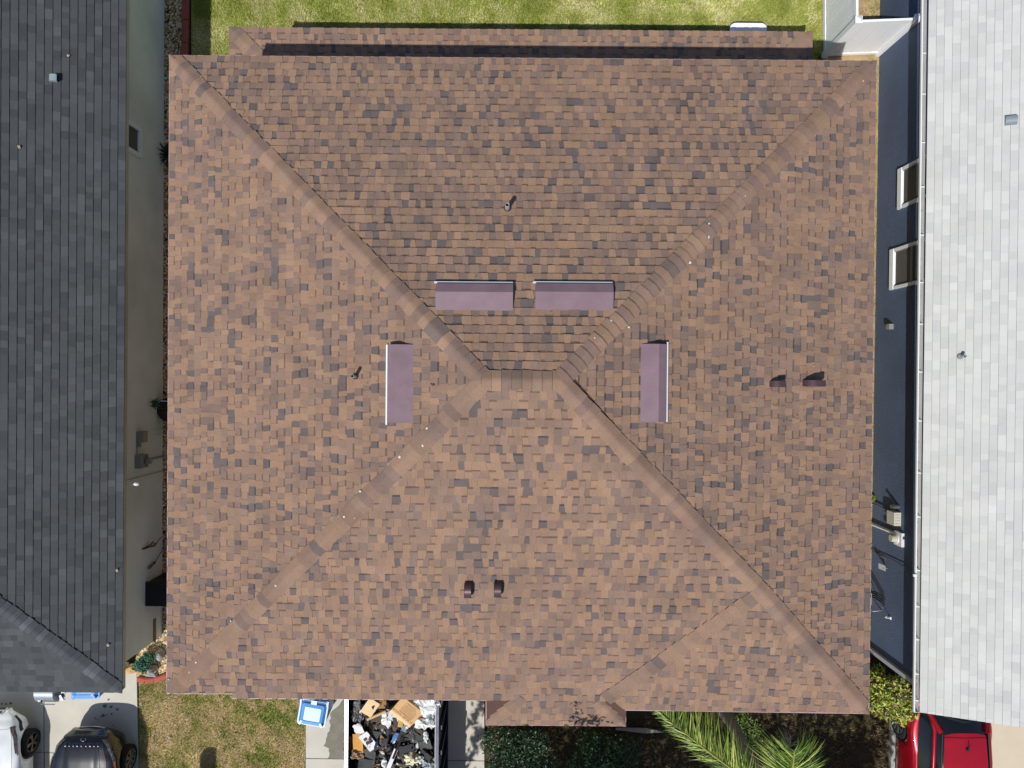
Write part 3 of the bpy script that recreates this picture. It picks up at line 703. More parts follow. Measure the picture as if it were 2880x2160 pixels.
mb = MB(); mb.tube([V(lf.x, lf.y, 0) + wd_ * .02 + WLn * .1, V(lf.x, lf.y, .4) + WLn * .02, lf + WLn * .06], .008, 5); mb.build("stem", M("green_stem", S(60, 84, 40), .7), pt_)
hub = lf + WLn * .10 + V(0, 0, .05)
for i in range(11):
    a_ = math.radians(-150 + i * 29); mb = MB(); dr = (WLn * math.cos(a_) * .9 + V(0, 0, -math.cos(a_)) * .35 - wd_ * math.sin(a_)).normalized()
    blade(mb, hub, hub + dr * (.17 if 2 < i < 9 else .12), .05, jit(S(46, 78, 34), rr, .2), droop=.02); mb.build("leaf_lobe", m_leaf, pt_)
yp = P(478, 440, 0); yu = thing("spiky_plant", yp, "dark spiky plant half under the brown roof edge by the grey wall", "plant")
for i in range(44):
    a_ = rr.uniform(0, 6.283); el = rr.uniform(.25, 1.2); r_ = rr.uniform(.30, .5); mb = MB()
    blade(mb, yp + V(0, 0, .03), yp + V(math.cos(a_) * r_ * math.cos(el), math.sin(a_) * r_ * math.cos(el), .05 + r_ * math.sin(el)), .035, jit(S(40, 62, 42), rr, .3), droop=.06); mb.build("leaf", m_leaf, yu)
for (xa, ya, xb, yb, lb) in ((444, 396.5, 486, 396, "white rod sticking out beside the spiky plant"), (440, 1127, 486, 1129, "thin white rod reaching over the round planter")):
    mb = MB(); mb.tube([P(xa, ya, .5), P(xb, yb, .45)], .011, 6); o = mb.build("support_rod", m_white, label=lb, cat="rod")
# vent and fallen leaves on the grey roof
scoop((151, 222), a0, nL, -il, .13, .15, .11, lh, M("pale_vent_metal", S(150, 164, 168), .4, metal=.1), "pale metal roof vent on the grey slope")
for (a, b, r_, lb) in ((194, 158, .026, "curled tan leaf on the grey roof near the pale vent"), (56, 414, .032, "curled tan leaf on the grey roof at the left edge"), (331, 1603, .030, "small pale leaf by the eave of the grey roof"), (305, 1812, .03, "pale speck of litter near the hip of the grey roof")):
    q = PPL(a, b, a0, nL) + nL * .02; mb = MB(); N = 8; ring = [q + V(r_ * rr.uniform(.5, 1.3) * math.cos(k * .785), r_ * rr.uniform(.7, 1.5) * math.sin(k * .785), rr.uniform(0, .03)) for k in range(N)]
    mb.add(ring + [q + V(0, 0, .035)], [(k, (k + 1) % N, N) for k in range(N)]); mb.build("dry_leaf", M("tan_leaf", S(206, 184, 152), .8), label=lb, cat="leaf")

# ------------------------------------------------------------------ the pale-roofed neighbour on the right
ZRt = 2.36
rh = thing("blue_house", P(2700, 1100, 0), "right neighbour house with pale grey shingle roof, white gutter and blue stucco wall", "house")
b0, b1 = P(2586, 2003, ZRt), P(2612, 0, ZRt)
dr_ = (b1 - b0).normalized(); ir = V(dr_.y, -dr_.x, 0); vR = (ir + V(0, 0, TAN)).normalized(); nR = dr_.cross(vR); nR = nR if nR.z > 0 else -nR
bN = b0 + dr_ * 18.5; RU2 = 4.6; tp0 = b0 + ir * RU2 + V(0, 0, RU2 * TAN); tpN = bN + ir * RU2 + V(0, 0, RU2 * TAN)
mb = MB(); mb.add(dk(b0, bN, tpN, tp0), [(0, 3, 2, 1)]); e0, eN = b0 + ir * 2 * RU2, bN + ir * 2 * RU2; mb.add(dk(tp0, tpN, eN, e0), [(0, 3, 2, 1)])
rroof = mb.build("roof", M("pale_deck", S(170, 172, 174)), rh)
pal_pale = [(S(209, 209, 205), 50), (S(206, 207, 203), 32), (S(202, 203, 200), 12), (S(213, 213, 209), 6)]
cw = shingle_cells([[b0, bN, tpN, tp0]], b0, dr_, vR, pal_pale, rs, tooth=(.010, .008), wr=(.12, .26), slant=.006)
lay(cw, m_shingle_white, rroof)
mb = MB(); mb.add([b0, tp0, e0, b0 - V(0, 0, .16), tp0 - V(0, 0, .16), e0 - V(0, 0, .16)], [(0, 1, 4, 3), (1, 2, 5, 4)]); mb.build("rake_board", m_white, rh)
c4 = [P(2447, 1825, 0), P(2475, 0, 0)]; rd = (c4[1] - c4[0]).normalized(); WRn = V(-rd.y, rd.x, 0); ri = -WRn
w4 = [c4[0], c4[0] + rd * 17.8, c4[0] + rd * 17.8 + ri * 8.2, c4[0] + ri * 8.2]
mb = MB(); mb.prism(ccw([(p.x, p.y) for p in w4]), -.05, ZRt - .06); mb.build("wall", m_stucco_blue, rh)
def WR(px, py, o_=0.0): return PPL(px, py, c4[0] + WRn * o_, WRn)
# gutter: open trough with hangers and leaf litter
gu0, gu1 = P(2570, 2003, ZRt - .03), P(2593.5, 0, ZRt - .03); gd = (gu1 - gu0).normalized(); gi = V(gd.y, -gd.x, 0); gN = gu0 + gd * 18.4
gw = ((b0 - gu0).dot(gi))
mb = MB()
def gprof(p): return [p + gi * gw, p + gi * (gw - .006), p + gi * gw - V(0, 0, .11), p + gi * .035 - V(0, 0, .11), p - V(0, 0, .045), p + V(0, 0, 0), p + gi * .028, p + gi * .028 - V(0, 0, .012)]
A, B = gprof(gu0), gprof(gN)
seq = [0, 2, 3, 4, 5, 6, 7]
mb.add([A[i] for i in seq] + [B[i] for i in seq], [(i, i + 7, i + 8, i + 1) for i in range(6)])
mb.add([A[0], A[2], A[3], A[4], A[5]], [(0, 1, 2, 3, 4)])
gut = mb.build("gutter", m_white, rh, origin=gu0)
mb = MB(); mb.bar(gu0 + gi * .0 - V(0, 0, .05) - gd * .004, gu0 + gi * gw - V(0, 0, .05) - gd * .004, .006, .115); mb.build("end_cap", m_white, gut)
mb = MB(); mb.bar(gu0 + gi * (gw / 2 + .012) - V(0, 0, .1), gN + gi * (gw / 2 + .012) - V(0, 0, .1), gw - .03, .012); mb.build("gutter_silt", M("gutter_silt", S(150, 142, 138), .95, n1=(30, .3), n2=(2.5, .3)), gut)
for y in (-30, 147, 262, 399, 524, 660, 794, 911, 1046, 1184, 1331, 1455, 1606, 1708, 1801, 1898, 1973):
    t = (P(2575, y, ZRt) - gu0).dot(gd); q = gu0 + gd * t
    mb = MB(); mb.bar(q + gi * .02 - V(0, 0, .012), q + gi * (gw - .002) - V(0, 0, .006), .022, .012); mb.build("gutter_hanger", m_white, gut, origin=q)
mb = MB(); rr = random.Random(12)
for lo_, hi_, n_ in ((1540, 1606, 70), (1870, 1895, 30), (1900, 1970, 130), (1975, 1995, 22), (1780, 1800, 16), (500, 1500, 60)):
    for i in range(n_):
        q = gu0 + gd * (P(2575, rr.uniform(lo_, hi_), ZRt) - gu0).dot(gd) + gi * rr.uniform(.045, gw - .02) - V(0, 0, .085)
        a_ = rr.uniform(0, 6.28); s_ = rr.uniform(.008, .02); col = jit(rr.choice([S(150, 96, 60), S(110, 80, 58), S(170, 130, 84), S(70, 54, 44)]), rr, .2)
        mb.add([q + V(s_ * math.cos(a_ + k * 1.57), s_ * .6 * math.sin(a_ + k * 1.57), rr.uniform(0, .02)) for k in range(4)], [(0, 1, 2, 3)], col)
mb.build("leaf_litter", m_tinted, gut, kind='stuff')
window((2519, 805), (2521, 707), rh, WR, WRn, rd, 2.15, "lower of the two windows seen on the blue wall", sill=.15, mull=1.52, trim=.065)
window((2542, 576), (2544, 478), rh, WR, WRn, rd, 2.2, "upper of the two windows seen on the blue wall, cut by the eave", sill=.15, mull=1.9, trim=.065)
p = WR(2509, 919); mb = MB(); wbox(mb, p, .13, .12, .10, n=WRn, d=rd); mb.build("wall_vent", m_greymetal, rh, origin=p, label="small square vent hood on the blue wall")
# meters on the blue wall
p = WR(2529, 1459); p.z -= .08; mb = MB(); wbox(mb, p, .30, .29, .15, n=WRn, d=rd); ub = mb.build("utility_box", M("cream_metal", S(206, 204, 186), .5), rh, origin=p)
for k in range(4): mb = MB(); wbox(mb, p + WRn * .02 + V(0, 0, .152) + rd * (-.10 + k * .065), .006, .008, .11, n=WRn, d=rd); mb.build("rib", m_greymetal, ub)
g_ = WR(2455, 1414); g_.z = 0; conduit([p + rd * .10 + WRn * .05 - V(0, 0, .12), g_ + WRn * .05], .018, M("blue_pipe", S(110, 118, 136), .7), rh)
q = WR(2528, 1425) + WRn * .12; mb = MB(); mb.tube([WR(2528, 1425), q], [.05, .05], 10); mb.tube([q, q + WRn * .05], [.03, .045], 10); mb.build("junction_box", m_steel, rh, origin=q)
p = WR(2537, 1517); p.z -= .05; mb = MB(); wbox(mb, p, .30, .30, .07, n=WRn, d=rd); eb = mb.build("meter_box", M("pale_metal", S(232, 232, 232), .45), rh, origin=p)
q = p + WRn * .07 - V(0, 0, .05); mb = MB(); mb.tube([q, q + WRn * .02], .11, 20); mb.build("meter_ring", M("pale_metal"), eb)
mb = MB(); mb.tube([q + WRn * .018, q + WRn * .13], [.085, .075], 18); mb.build("meter_glass", M("meter_glass_cream", S(196, 196, 176), .2), eb)
g_ = WR(2451, 1472); g_.z = 0; conduit([p - V(0, 0, .13) + WRn * .045 + rd * .08, V(g_.x, g_.y, .55) + WRn * .05, V(g_.x, g_.y, .05) + WRn * .06], .028, m_white, rh)
g_ = WR(2450, 1545); g_.z = .1; conduit([WR(2572, 1606) + WRn * .05, WR(2520, 1577) + WRn * .03, g_ + WRn * .03, g_ + WRn * .1 + rd * .1], .010, M("dark_cable", S(60, 66, 78), .6), rh, "cable")
conduit([WR(2456, 1534) + WRn * .03, WR(2450, 1550) + WRn * .06, WR(2495, 1572) + WRn * .03], .006, m_greymetal, rh, "cable")
p = WR(2495, 1598); lp = MB(); lp.tube([p, p + WRn * .10 + V(0, 0, .03)], .012, 6)
lp.add([p + WRn * .06 + rd * .06 + V(0, 0, .05), p + WRn * .06 - rd * .06 + V(0, 0, .05), p + WRn * .17 - rd * .02 - V(0, 0, .05), p + WRn * .17 + rd * .10 - V(0, 0, .05), p + WRn * .02 + V(0, 0, -.02)], [(0, 1, 2, 3), (1, 4, 2), (0, 3, 4)])
lp.build("wall_lamp", m_greymetal, rh, origin=p, label="small grey wall lamp low on the blue wall")
p = WR(2505, 1738); hp_ = MB(); hp_.tube([p, p + WRn * .09, p + WRn * .15 + rd * .03 + V(0, 0, .05), p + WRn * .15 + rd * .06 + V(0, 0, .11)], .012, 7); hp_.tube([p + rd * .0 - V(0, 0, .03), p + V(0, 0, .03)], .035, 8)
hp_.build("wall_hook", m_white, rh, origin=p, label="small white hook on the blue wall by the folded chair")
# downspout at the corner
g_ = P(2450, 1829, 0.05); t_ = P(2563, 1913, ZRt - .2); g_ = V(c4[0].x, c4[0].y, .05) + WRn * .04 + rd * .02
mb = MB(); rot = Matrix((rd, WRn, V(0, 0, 1))).transposed(); mb.box(g_ + V(0, 0, 1.05), (.09, .08, 2.1), rot)
mb.bar(g_ + V(0, 0, 2.06), gu0 + gd * .65 + gi * .09 - V(0, 0, .12), .08, .08); mb.bar(g_ + V(0, 0, .1), g_ + WRn * .12 - rd * .02 + V(0, 0, .02), .08, .08)
mb.build("downspout", M("grey_white_metal", S(196, 200, 202), .4), rh, origin=g_)
mb = MB(); q = gu0 + gd * (P(2572, 1619, ZRt) - gu0).dot(gd); mb.bar(q - gi * .05 + V(0, 0, .01), q + gi * .02 + V(0, 0, .01), .05, .03); mb.build("gutter_bracket", m_white, gut, origin=q)
scoop((2842, 341), b0, nR, V(0, 1, 0) * 1.0, .2, .16, .10, rh, M("mid_grey_metal", S(128, 140, 146), .4), "grey roof vent high on the pale roof")
pipe_vent((2700, 1002), b0, nR, .032, .16, rh, "short grey vent pipe on the pale roof")
# folded black chair leaning on the blue wall
ch = thing("folded_chair", WR(2460, 1690) * 1.0, "black metal slatted chair leaning against the blue wall", "chair")
def CP(px, py, o_): return WR(px, py, o_)
for k, (ya, yb) in enumerate(((1664, 1681), (1668, 1688), (1674, 1694), (1679, 1701))):
    mb = MB(); a_ = CP(2450, ya, .22); b_ = CP(2489, yb, .05); m_ = (a_ + b_) / 2 + rd * .07 + WRn * .08
    mb.tube([a_, m_, (m_ + b_) / 2 + rd * .02 + WRn * .03, b_], .017, 6); mb.build("slat", m_black, ch)
for pts in ([(2451, 1668, .25), (2451, 1701, .25)], [(2447, 1712, .3), (2456, 1720, .22), (2481, 1717, .08)], [(2483, 1708, .08), (2483, 1722, .08), (2489, 1723, .06)], [(2458, 1686, .2), (2479, 1716, .08)]):
    mb = MB(); mb.tube([CP(*q) for q in pts], .011, 6); mb.build("frame_bar", m_steel if pts[0][0] != 2458 else m_black, ch)

# ------------------------------------------------------------------ white vinyl fence
def fence_run(root, A, B, h, side, nb, skip=()):
    d = (B - A).normalized(); L = (B - A).length; n = V(-d.y, d.x, 0) * side
    rot = Matrix((d, n, V(0, 0, 1))).transposed(); bw = L / nb
    for i in range(nb):
        mb = MB(); c = A + d * (i + .5) * bw; mb.box(c + V(0, 0, h / 2), (bw - .006, .022 + .006 * (i % 2), h - .14), rot); mb.build("plank", m_vinyl, root, origin=c)
    for z in (.08, h - .05):
        mb = MB(); mb.bar(A + V(0, 0, z), B + V(0, 0, z), .05, .13 if z > .5 else .10); mb.build("rail", m_vinyl, root)
def fpost(root, p, h, w_=.12):
    mb = MB(); mb.box(p + V(0, 0, h / 2), (w_, w_, h)); mb.box(p + V(0, 0, h + .02), (w_ + .03, w_ + .03, .04)); mb.box(p + V(0, 0, h + .06), (w_ + .02, w_ + .02, .045), taper=.15); mb.build("post", m_vinyl, root, origin=p)
FH = 1.58
fC, fE, fN = P(2317, 157, 0), P(2471, 151, 0), P(2315, -620, 0)
f1 = thing("white_fence", fC, "long white vinyl fence running to the top edge beside the back lawn", "fence", "white vinyl fencing at the top right")
nn_ = (fN - fC); k_ = 5; sg = nn_ / 3
for i in range(3):
    fence_run(f1, fC + sg * i + sg.normalized() * .06, fC + sg * (i + 1) - sg.normalized() * .06, FH, 1, 11)
    fpost(f1, fC + sg * i, FH + .05)
f2 = thing("white_fence", (fC + fE) / 2, "short white slatted fence section between the corner post and the blue house", "fence", "white vinyl fencing at the top right")
dd = (fE - fC).normalized(); fence_run(f2, fC + dd * .07, fE - dd * .08, FH, 1, 7); fpost(f2, fE, FH + .02, .14)

# ------------------------------------------------------------------ grass, gravel
def in_poly(x, y, q):
    c = False; n = len(q)
    for i in range(n):
        (x1, y1), (x2, y2) = q[i], q[(i + 1) % n]
        if (y1 > y) != (y2 > y) and x < (x2 - x1) * (y - y1) / (y2 - y1) + x1: c = not c
    return c
def grass(name, px, dens, cols, label, seed, ln=(.035, .085), wd=.013, patch=None, mat=None):
    rr = random.Random(seed); q = [(p.x, p.y) for p in [P(a, b, 0) for a, b in px]]
    x0, x1 = min(a for a, b in q), max(a for a, b in q); y0, y1 = min(b for a, b in q), max(b for a, b in q)
    N = int((x1 - x0) * (y1 - y0) * dens); vs_ = []; fs = []; cs = []; mb = MB()
    for i in range(N):
        x, y = rr.uniform(x0, x1), rr.uniform(y0, y1)
        if not in_poly(x, y, q): continue
        pn = mnoise.noise(V(x * 1.3, y * 1.3, seed)) * .6 + mnoise.noise(V(x * 4.5, y * 4.5, seed + 5)) * .4
        if patch is not None and pn < patch - rr.random() * .25: continue
        t = min(max(.5 + pn * 1.25 + rr.uniform(-.28, .28), 0), .999); col = cols[int(t * len(cols))]
        a_ = rr.uniform(0, 6.283); L = rr.uniform(*ln); w2 = wd * rr.uniform(.6, 1.2) / 2; lean = rr.uniform(.35, 1.0); h = L * math.sqrt(max(1 - lean * lean, .05))
        cx, cy = math.cos(a_), math.sin(a_); b = len(vs_)
        vs_ += [V(x - cy * w2, y + cx * w2, .0), V(x + cy * w2, y - cx * w2, .0), V(x + cx * L * lean, y + cy * L * lean, h + .005)]
        fs.append([b, b + 1, b + 2]); cs.append(jit(col, rr, .22))
    mb.v = vs_; mb.f = fs; mb.c = cs; mb.m = [0] * len(fs); mb.sm = [False] * len(fs)
    return mb.build(name, mat or m_blade, kind='stuff', label=label, origin=(0, 0, 0))
G_L = [S(136, 150, 60), S(158, 172, 76), S(178, 184, 100), S(200, 200, 128), S(214, 208, 150)]
G_D = [S(112, 140, 50), S(140, 160, 62), S(168, 176, 84), S(192, 180, 116), S(208, 184, 134), S(224, 202, 154), S(234, 216, 174), S(222, 200, 150)]
grass("lawn_grass", [(545, -80), (2308, -80), (2308, 230), (545, 230)], 2900, G_L, "sunlit yellow-green lawn behind the brown house", 1, ln=(.04, .10), wd=.015)
grass("lawn_grass", [(392, 1912), (480, 1893), (560, 1880), (858, 1900), (856, 2230), (396, 2230)], 3600, G_D[::-1], "patchy half-dry front lawn left of the driveway", 4, ln=(.04, .09), wd=.014)
grass("side_grass", [(2330, -80), (2470, -80), (2470, 148), (2330, 152)], 2200, G_D[::-1], "dry grass beyond the white fence", 6, patch=-.05)
grass("side_weeds", [(2440, 155), (2474, 153), (2449, 1800), (2420, 1800)], 1500, [S(120, 150, 50), S(150, 160, 70), S(190, 170, 110), S(200, 180, 130)], "weeds and dry grass along the blue wall", 8, patch=.05, ln=(.03, .09))
grass("weeds", [(1366, 1990), (2506, 1960), (2506, 2230), (1366, 2230)], 900, [S(70, 78, 34), S(92, 86, 50), S(120, 104, 70), S(150, 132, 92)], "sparse weeds and litter on the shaded front garden soil", 9, patch=-.1, ln=(.04, .10), wd=.018)
def pebbles(name, px, n, cols, label, seed, r_=(.012, .026), z=.004):
    rr = random.Random(seed); q = [(p.x, p.y) for p in [P(a, b, 0) for a, b in px]]
    x0, x1 = min(a for a, b in q), max(a for a, b in q); y0, y1 = min(b for a, b in q), max(b for a, b in q); mb = MB(); k = 0
    while k < n:
        x, y = rr.uniform(x0, x1), rr.uniform(y0, y1)
        if not in_poly(x, y, q): continue
        k += 1; a_ = rr.uniform(0, 3.14); r1 = rr.uniform(*r_); r2 = r1 * rr.uniform(.55, .9); h = r2 * rr.uniform(.5, .9); c_, s_ = math.cos(a_), math.sin(a_); b = len(mb.v)
        for j in range(6):
            t = j * math.pi / 3; u_, v_ = r1 * math.cos(t), r2 * math.sin(t); mb.v.append(V(x + u_ * c_ - v_ * s_, y + u_ * s_ + v_ * c_, z + h * .35))
        for j in range(3):
            t = j * 2 * math.pi / 3 + .5; u_, v_ = r1 * .5 * math.cos(t), r2 * .5 * math.sin(t); mb.v.append(V(x + u_ * c_ - v_ * s_, y + u_ * s_ + v_ * c_, z + h))
        col = jit(rr.choice(cols), rr, .25)
        for f in ((6, 7, 8), (0, 1, 6), (1, 2, 7), (1, 7, 6), (2, 3, 7), (3, 4, 7), (4, 8, 7), (4, 5, 8), (5, 0, 6), (5, 6, 8)):
            mb.f.append([b + i for i in f]); mb.c.append(col); mb.m.append(0); mb.sm.append(False)
    mb.build(name, m_pebble, kind='stuff', label=label, origin=(0, 0, 0))
PB = [S(226, 200, 150), S(240, 226, 196), S(196, 160, 108), S(170, 130, 90), S(236, 214, 170), S(150, 124, 96)]
pebbles("pebble_gravel", [(384, 1838), (459, 1786), (490, 1770), (495, 1890), (470, 1897), (430, 1906), (388, 1903)], 1900, PB, "golden pebbles in the corner bed by the grey house", 1, (.018, .036))
pebbles("pebble_gravel", [(462, -60), (518, -60), (514, 200), (496, 260), (500, 1770), (457, 1786)], 6500, PB, "shaded pebble strip along the foot of the grey wall", 2, (.018, .036))

# ------------------------------------------------------------------ plants
def leaf_quad(mb, c, s_, rr, col, up_bias=.6):
    n = V(rr.gauss(0, 1), rr.gauss(0, 1), rr.gauss(0, 1) + up_bias * 2).normalized(); x = n.orthogonal().normalized(); a_ = rr.uniform(0, 6.283)
    x = (Matrix.Rotation(a_, 3, n) @ x); y = n.cross(x); b = len(mb.v); w2 = s_ * .42
    mb.v += [c - x * s_, c + y * w2 - x * .1 * s_ - n * .1 * s_, c + x * s_, c - y * w2 - x * .1 * s_ - n * .1 * s_]
    mb.f += [[b, b + 1, b + 2], [b, b + 2, b + 3]]; mb.c += [col, tuple(v_ * .93 for v_ in col)]; mb.m += [0, 0]; mb.sm += [False, False]
def foliage(clumps, n, s_, cols, seed, shell=.55):
    rr = random.Random(seed); mb = MB(); wt = [a[3] * a[4] * a[5] for a in clumps]
    for i in range(n):
        cx, cy, cz, rx, ry, rz = rr.choices(clumps, wt)[0]; d = V(rr.gauss(0, 1), rr.gauss(0, 1), rr.gauss(0, 1)).normalized() * rr.uniform(shell, 1.0) * (1 + .25 * mnoise.noise(V(cx * 3 + i * .001, cy, cz)))
        p_ = V(cx + d.x * rx, cy + d.y * ry, cz + d.z * rz); p_.z = max(p_.z, .02)
        leaf_quad(mb, p_, s_ * rr.uniform(.6, 1.25), rr, jit(rr.choice(cols), rr, .25))
    return mb
def shrub(name, base, clumps, n, s_, cols, label, seed, cat="shrub", mat=None):
    t = thing(name, base, label, cat); foliage(clumps, n, s_, cols, seed).build("foliage", mat or m_leaf, t, kind='stuff')
    rr = random.Random(seed); mb = MB()
    for c in clumps:
        for k in range(3):
            e = V(c[0] + rr.uniform(-.5, .5) * c[3], c[1] + rr.uniform(-.5, .5) * c[4], c[2] + rr.uniform(0, .5) * c[5]); mb.tube([base, (V(*base) + e) / 2 + V(rr.uniform(-.04, .04), rr.uniform(-.04, .04), .06), e], [.016, .011, .006], 5)
    mb.build("stems", m_bark, t)
    return t
def cl(px, py, z, r_, rz=None): p_ = P(px, py, z); return (p_.x, p_.y, z, r_, r_, rz or r_ * .7)
bs = P(2490, 1945, 0)
shrub("yellow_green_shrub", P(2478, 1930, 0), [cl(2470, 1925, .7, .34), cl(2515, 1945, .9, .38), cl(2545, 1985, .9, .34), cl(2490, 1975, .8, .4), cl(2462, 1965, .6, .3), cl(2532, 2010, .7, .26), cl(2470, 1890, .5, .2)], 4200, .050,
      [S(170, 190, 60), S(140, 166, 52), S(200, 206, 90), S(92, 120, 38), S(176, 158, 76), S(120, 96, 70)], "bright yellow-green shrub between the brown eave and the white gutter", 3)
shrub("blue_green_shrub", P(400, 1850, 0), [cl(398, 1868, .35, .17), cl(415, 1852, .3, .16), cl(385, 1876, .3, .12), cl(405, 1880, .25, .14)], 1300, .030,
      [S(52, 110, 84), S(70, 136, 104), S(36, 84, 62)], "small blue-green bush at the corner of the grey house", 5)
shrub("dark_shrub", P(1420, 2120, 0), [cl(1400, 2085, .6, .42), cl(1460, 2110, .7, .5), cl(1500, 2090, .6, .4), cl(1430, 2160, .7, .5), cl(1520, 2150, .6, .4)], 4200, .038, [S(38, 70, 36), S(54, 90, 44), S(26, 52, 28)], "dark leafy shrub in the tree's shade just below the porch roof", 7)
shrub("dark_shrub", P(1680, 2130, 0), [cl(1660, 2090, .5, .35), cl(1700, 2125, .7, .5), cl(1760, 2120, .6, .42), cl(1640, 2160, .6, .4), cl(1720, 2170, .7, .4)], 3600, .040, [S(40, 72, 34), S(56, 90, 40), S(28, 54, 26)], "dark feathery shrub in shade right of the porch corner", 8)
shrub("small_weed_bush", P(2080, 2020, 0), [cl(2075, 2020, .25, .25), cl(2110, 2050, .3, .25), cl(2120, 2090, .3, .2)], 900, .035, [S(90, 120, 50), S(120, 140, 60)], "low green weeds beside the palm trunk", 10)
shrub("weed_tuft", P(2455, 1404, 0), [cl(2457, 1402, .12, .10)], 160, .03, [S(150, 170, 60), S(120, 150, 50)], "bright weed at the foot of the blue wall by the meters", 13, cat="weed")

# palm with arching fronds
ptop = V(5.13, -7.95, 3.25)
palm = thing("palm_tree", V(5.05, -7.85, 0), "palm with long arching green fronds lit by the sun at the bottom edge", "palm tree")
mb = MB(); N = 26
mb.tube([V(5.05, -7.85, 0) + (ptop - V(5.05, -7.85, 0)) * (i / N) + V(.04 * math.sin(i * .3), 0, 0) for i in range(N + 1)], [.125 - .035 * (i / N) + (.010 if i % 2 else 0) for i in range(N + 1)], 12); mb.build("trunk", M("palm_bark", S(150, 144, 134), .9, n1=(30, .2), n2=(4, .2), bump=.6), palm)
def frond(tip, rise, lr, nleaf, cols, seed, bias=V(0, 1, 0), name="frond", bk=.5, start=.18, base=None):
    rr = random.Random(seed); a_ = base or ptop; b_ = tip; m_ = (a_ + b_) / 2 + V(0, 0, rise)
    def bz(t): return a_ * (1 - t) ** 2 + m_ * 2 * t * (1 - t) + b_ * t * t
    mb = MB(); mb.tube([bz(i / 16) for i in range(17)], [.03 * (1 - i / 17) + .006 for i in range(17)], 6, jit(S(150, 150, 70), rr)); r_ = mb.build(name, m_leafpalm, palm, origin=a_)
    mb = MB()
    for i in range(nleaf):
        t = start + (1 - start) * (i + rr.random()) / nleaf; p_ = bz(t); tg = (bz(min(t + .02, 1)) - bz(max(t - .02, 0))).normalized(); sd = tg.cross(V(0, 0, 1)).normalized()
        for s in (-1, 1):
            L = (lr[0] if s < 0 else lr[1]) * (math.sin(math.pi * min(max((t - start) / (1 - start), 0), 1) * .80 + .45) ** .7) * rr.uniform(.8, 1.15)
            d = (sd * s * rr.uniform(.6, 1) + tg * rr.uniform(.35, .8) + bias * bk * rr.uniform(.3, 1.1) + V(0, 0, rr.uniform(-.25, .35))).normalized()
            d = (d + V(rr.gauss(0, .12), rr.gauss(0, .12), 0)).normalized(); blade(mb, p_, p_ + d * L, rr.uniform(.012, .024), jit(rr.choice(cols), rr, .3), droop=L * rr.uniform(.05, .75), seg=6)
    mb.build("leaflets", m_leafpalm, r_, origin=a_, kind='stuff')
m_leafpalm = M("palm_leaf", None, 0.5, n1=(15, 0.1), n2=(2, .1), spec=.4)
GP = [S(112, 138, 40), S(140, 158, 56), S(74, 104, 28), S(178, 186, 100), S(52, 78, 24), S(94, 122, 36)]
frond(P(1850, 1998, 3.1), .55, (.42, .78), 190, GP, 1, bk=.55)
frond(P(2234, 2112, 4.2), .35, (.80, .80), 150, GP, 2, bk=.30, start=.30)
frond(P(2050, 2170, 3.0), .3, (.4, .4), 60, GP, 3, bk=.2)
frond(V(7.6, -9.0, 2.6), .5, (.5, .5), 50, GP, 4, bk=0); frond(V(5.6, -11.0, 2.4), .6, (.5, .5), 50, GP, 5, bk=0); frond(V(3.2, -10.0, 2.4), .6, (.5, .5), 50, GP, 6, bk=0)
frond(P(2225, 2070, 2.4), .1, (.35, .35), 60, [S(84, 82, 76), S(66, 66, 62)], 7, bk=.1, name="dead_frond", start=.5)
mb = MB(); a_, b_ = P(1732, 2050, .06), P(1868, 2058, .09); blade(mb, a_, b_, .13, None, seg=8, mid=.6, droop=-.02); blade(mb, a_ - V(0, 0, .02), b_ - V(0, 0, .02), .12, None, seg=8, mid=.6, droop=-.02)
mb.build("fallen_frond_sheath", M("dry_sheath", S(160, 152, 140), .8), label="long pale dry palm sheath lying on the dark ground", cat="palm sheath")

# shade tree whose crown stands outside the frame and shades the garden
tree = thing("shade_tree", V(-.6, -13.6, 0), "broad leafy shade tree standing in front of the house below the picture", "tree")
mb = MB(); tb = V(-.6, -13.6, 0); rr = random.Random(31)
mb.tube([tb, tb + V(.1, .1, 1.5), tb + V(.05, .2, 3.2)], [.26, .2, .17], 10)
tips = [V(-2.2, -12.2, 6), V(.6, -11.9, 6.2), V(2.8, -12.5, 6), V(1.2, -14.6, 6.5), V(-1.6, -15, 6), V(3.8, -14.2, 5.5), V(.8, -10.2, 6.4), V(5.2, -12.6, 6)]
for t in tips: mb.tube([tb + V(.05, .2, 3.0), (tb + t) / 2 + V(0, 0, 2.2), t], [.11, .07, .03], 6)
tw = [V(.3, -8.2, 6.5), V(.9, -7.5, 6.5), V(-.2, -7.6, 6.4), V(.6, -7.05, 6.45)]
mb.tube([V(.8, -10.2, 6.4), tw[0], tw[3]], [.03, .016, .006], 5); mb.tube([tw[0], tw[2]], .008, 4); mb.tube([tw[0], tw[1]], .008, 4); mb.build("trunk", m_bark, tree)
cr = [(.2, -13.2, 6.2, 2.7, 2.2, 1.3), (2.6, -13.4, 6.0, 2.0, 2.2, 1.2), (-1.2, -12.6, 5.8, 1.3, 1.2, .9), (1.2, -11.7, 6.2, 2.0, .9, .8), (3.4, -11.9, 6.0, 1.1, .8, .7)]
foliage(cr, 9500, .10, [S(60, 96, 44), S(80, 116, 54)], 33, shell=.2).build("crown", m_leaf, tree, kind='stuff')
sp = [(4.9, -12.4, 6.0, 1.3, 1.6, .9), (6.2, -12.2, 5.6, 1.3, 1.5, .9), (-2.75, -11.8, 6.0, .42, 1.3, .4)]
foliage(sp, 2100, .13, [S(60, 96, 44), S(80, 116, 54)], 34, shell=.1).build("crown", m_leaf, tree, kind='stuff')
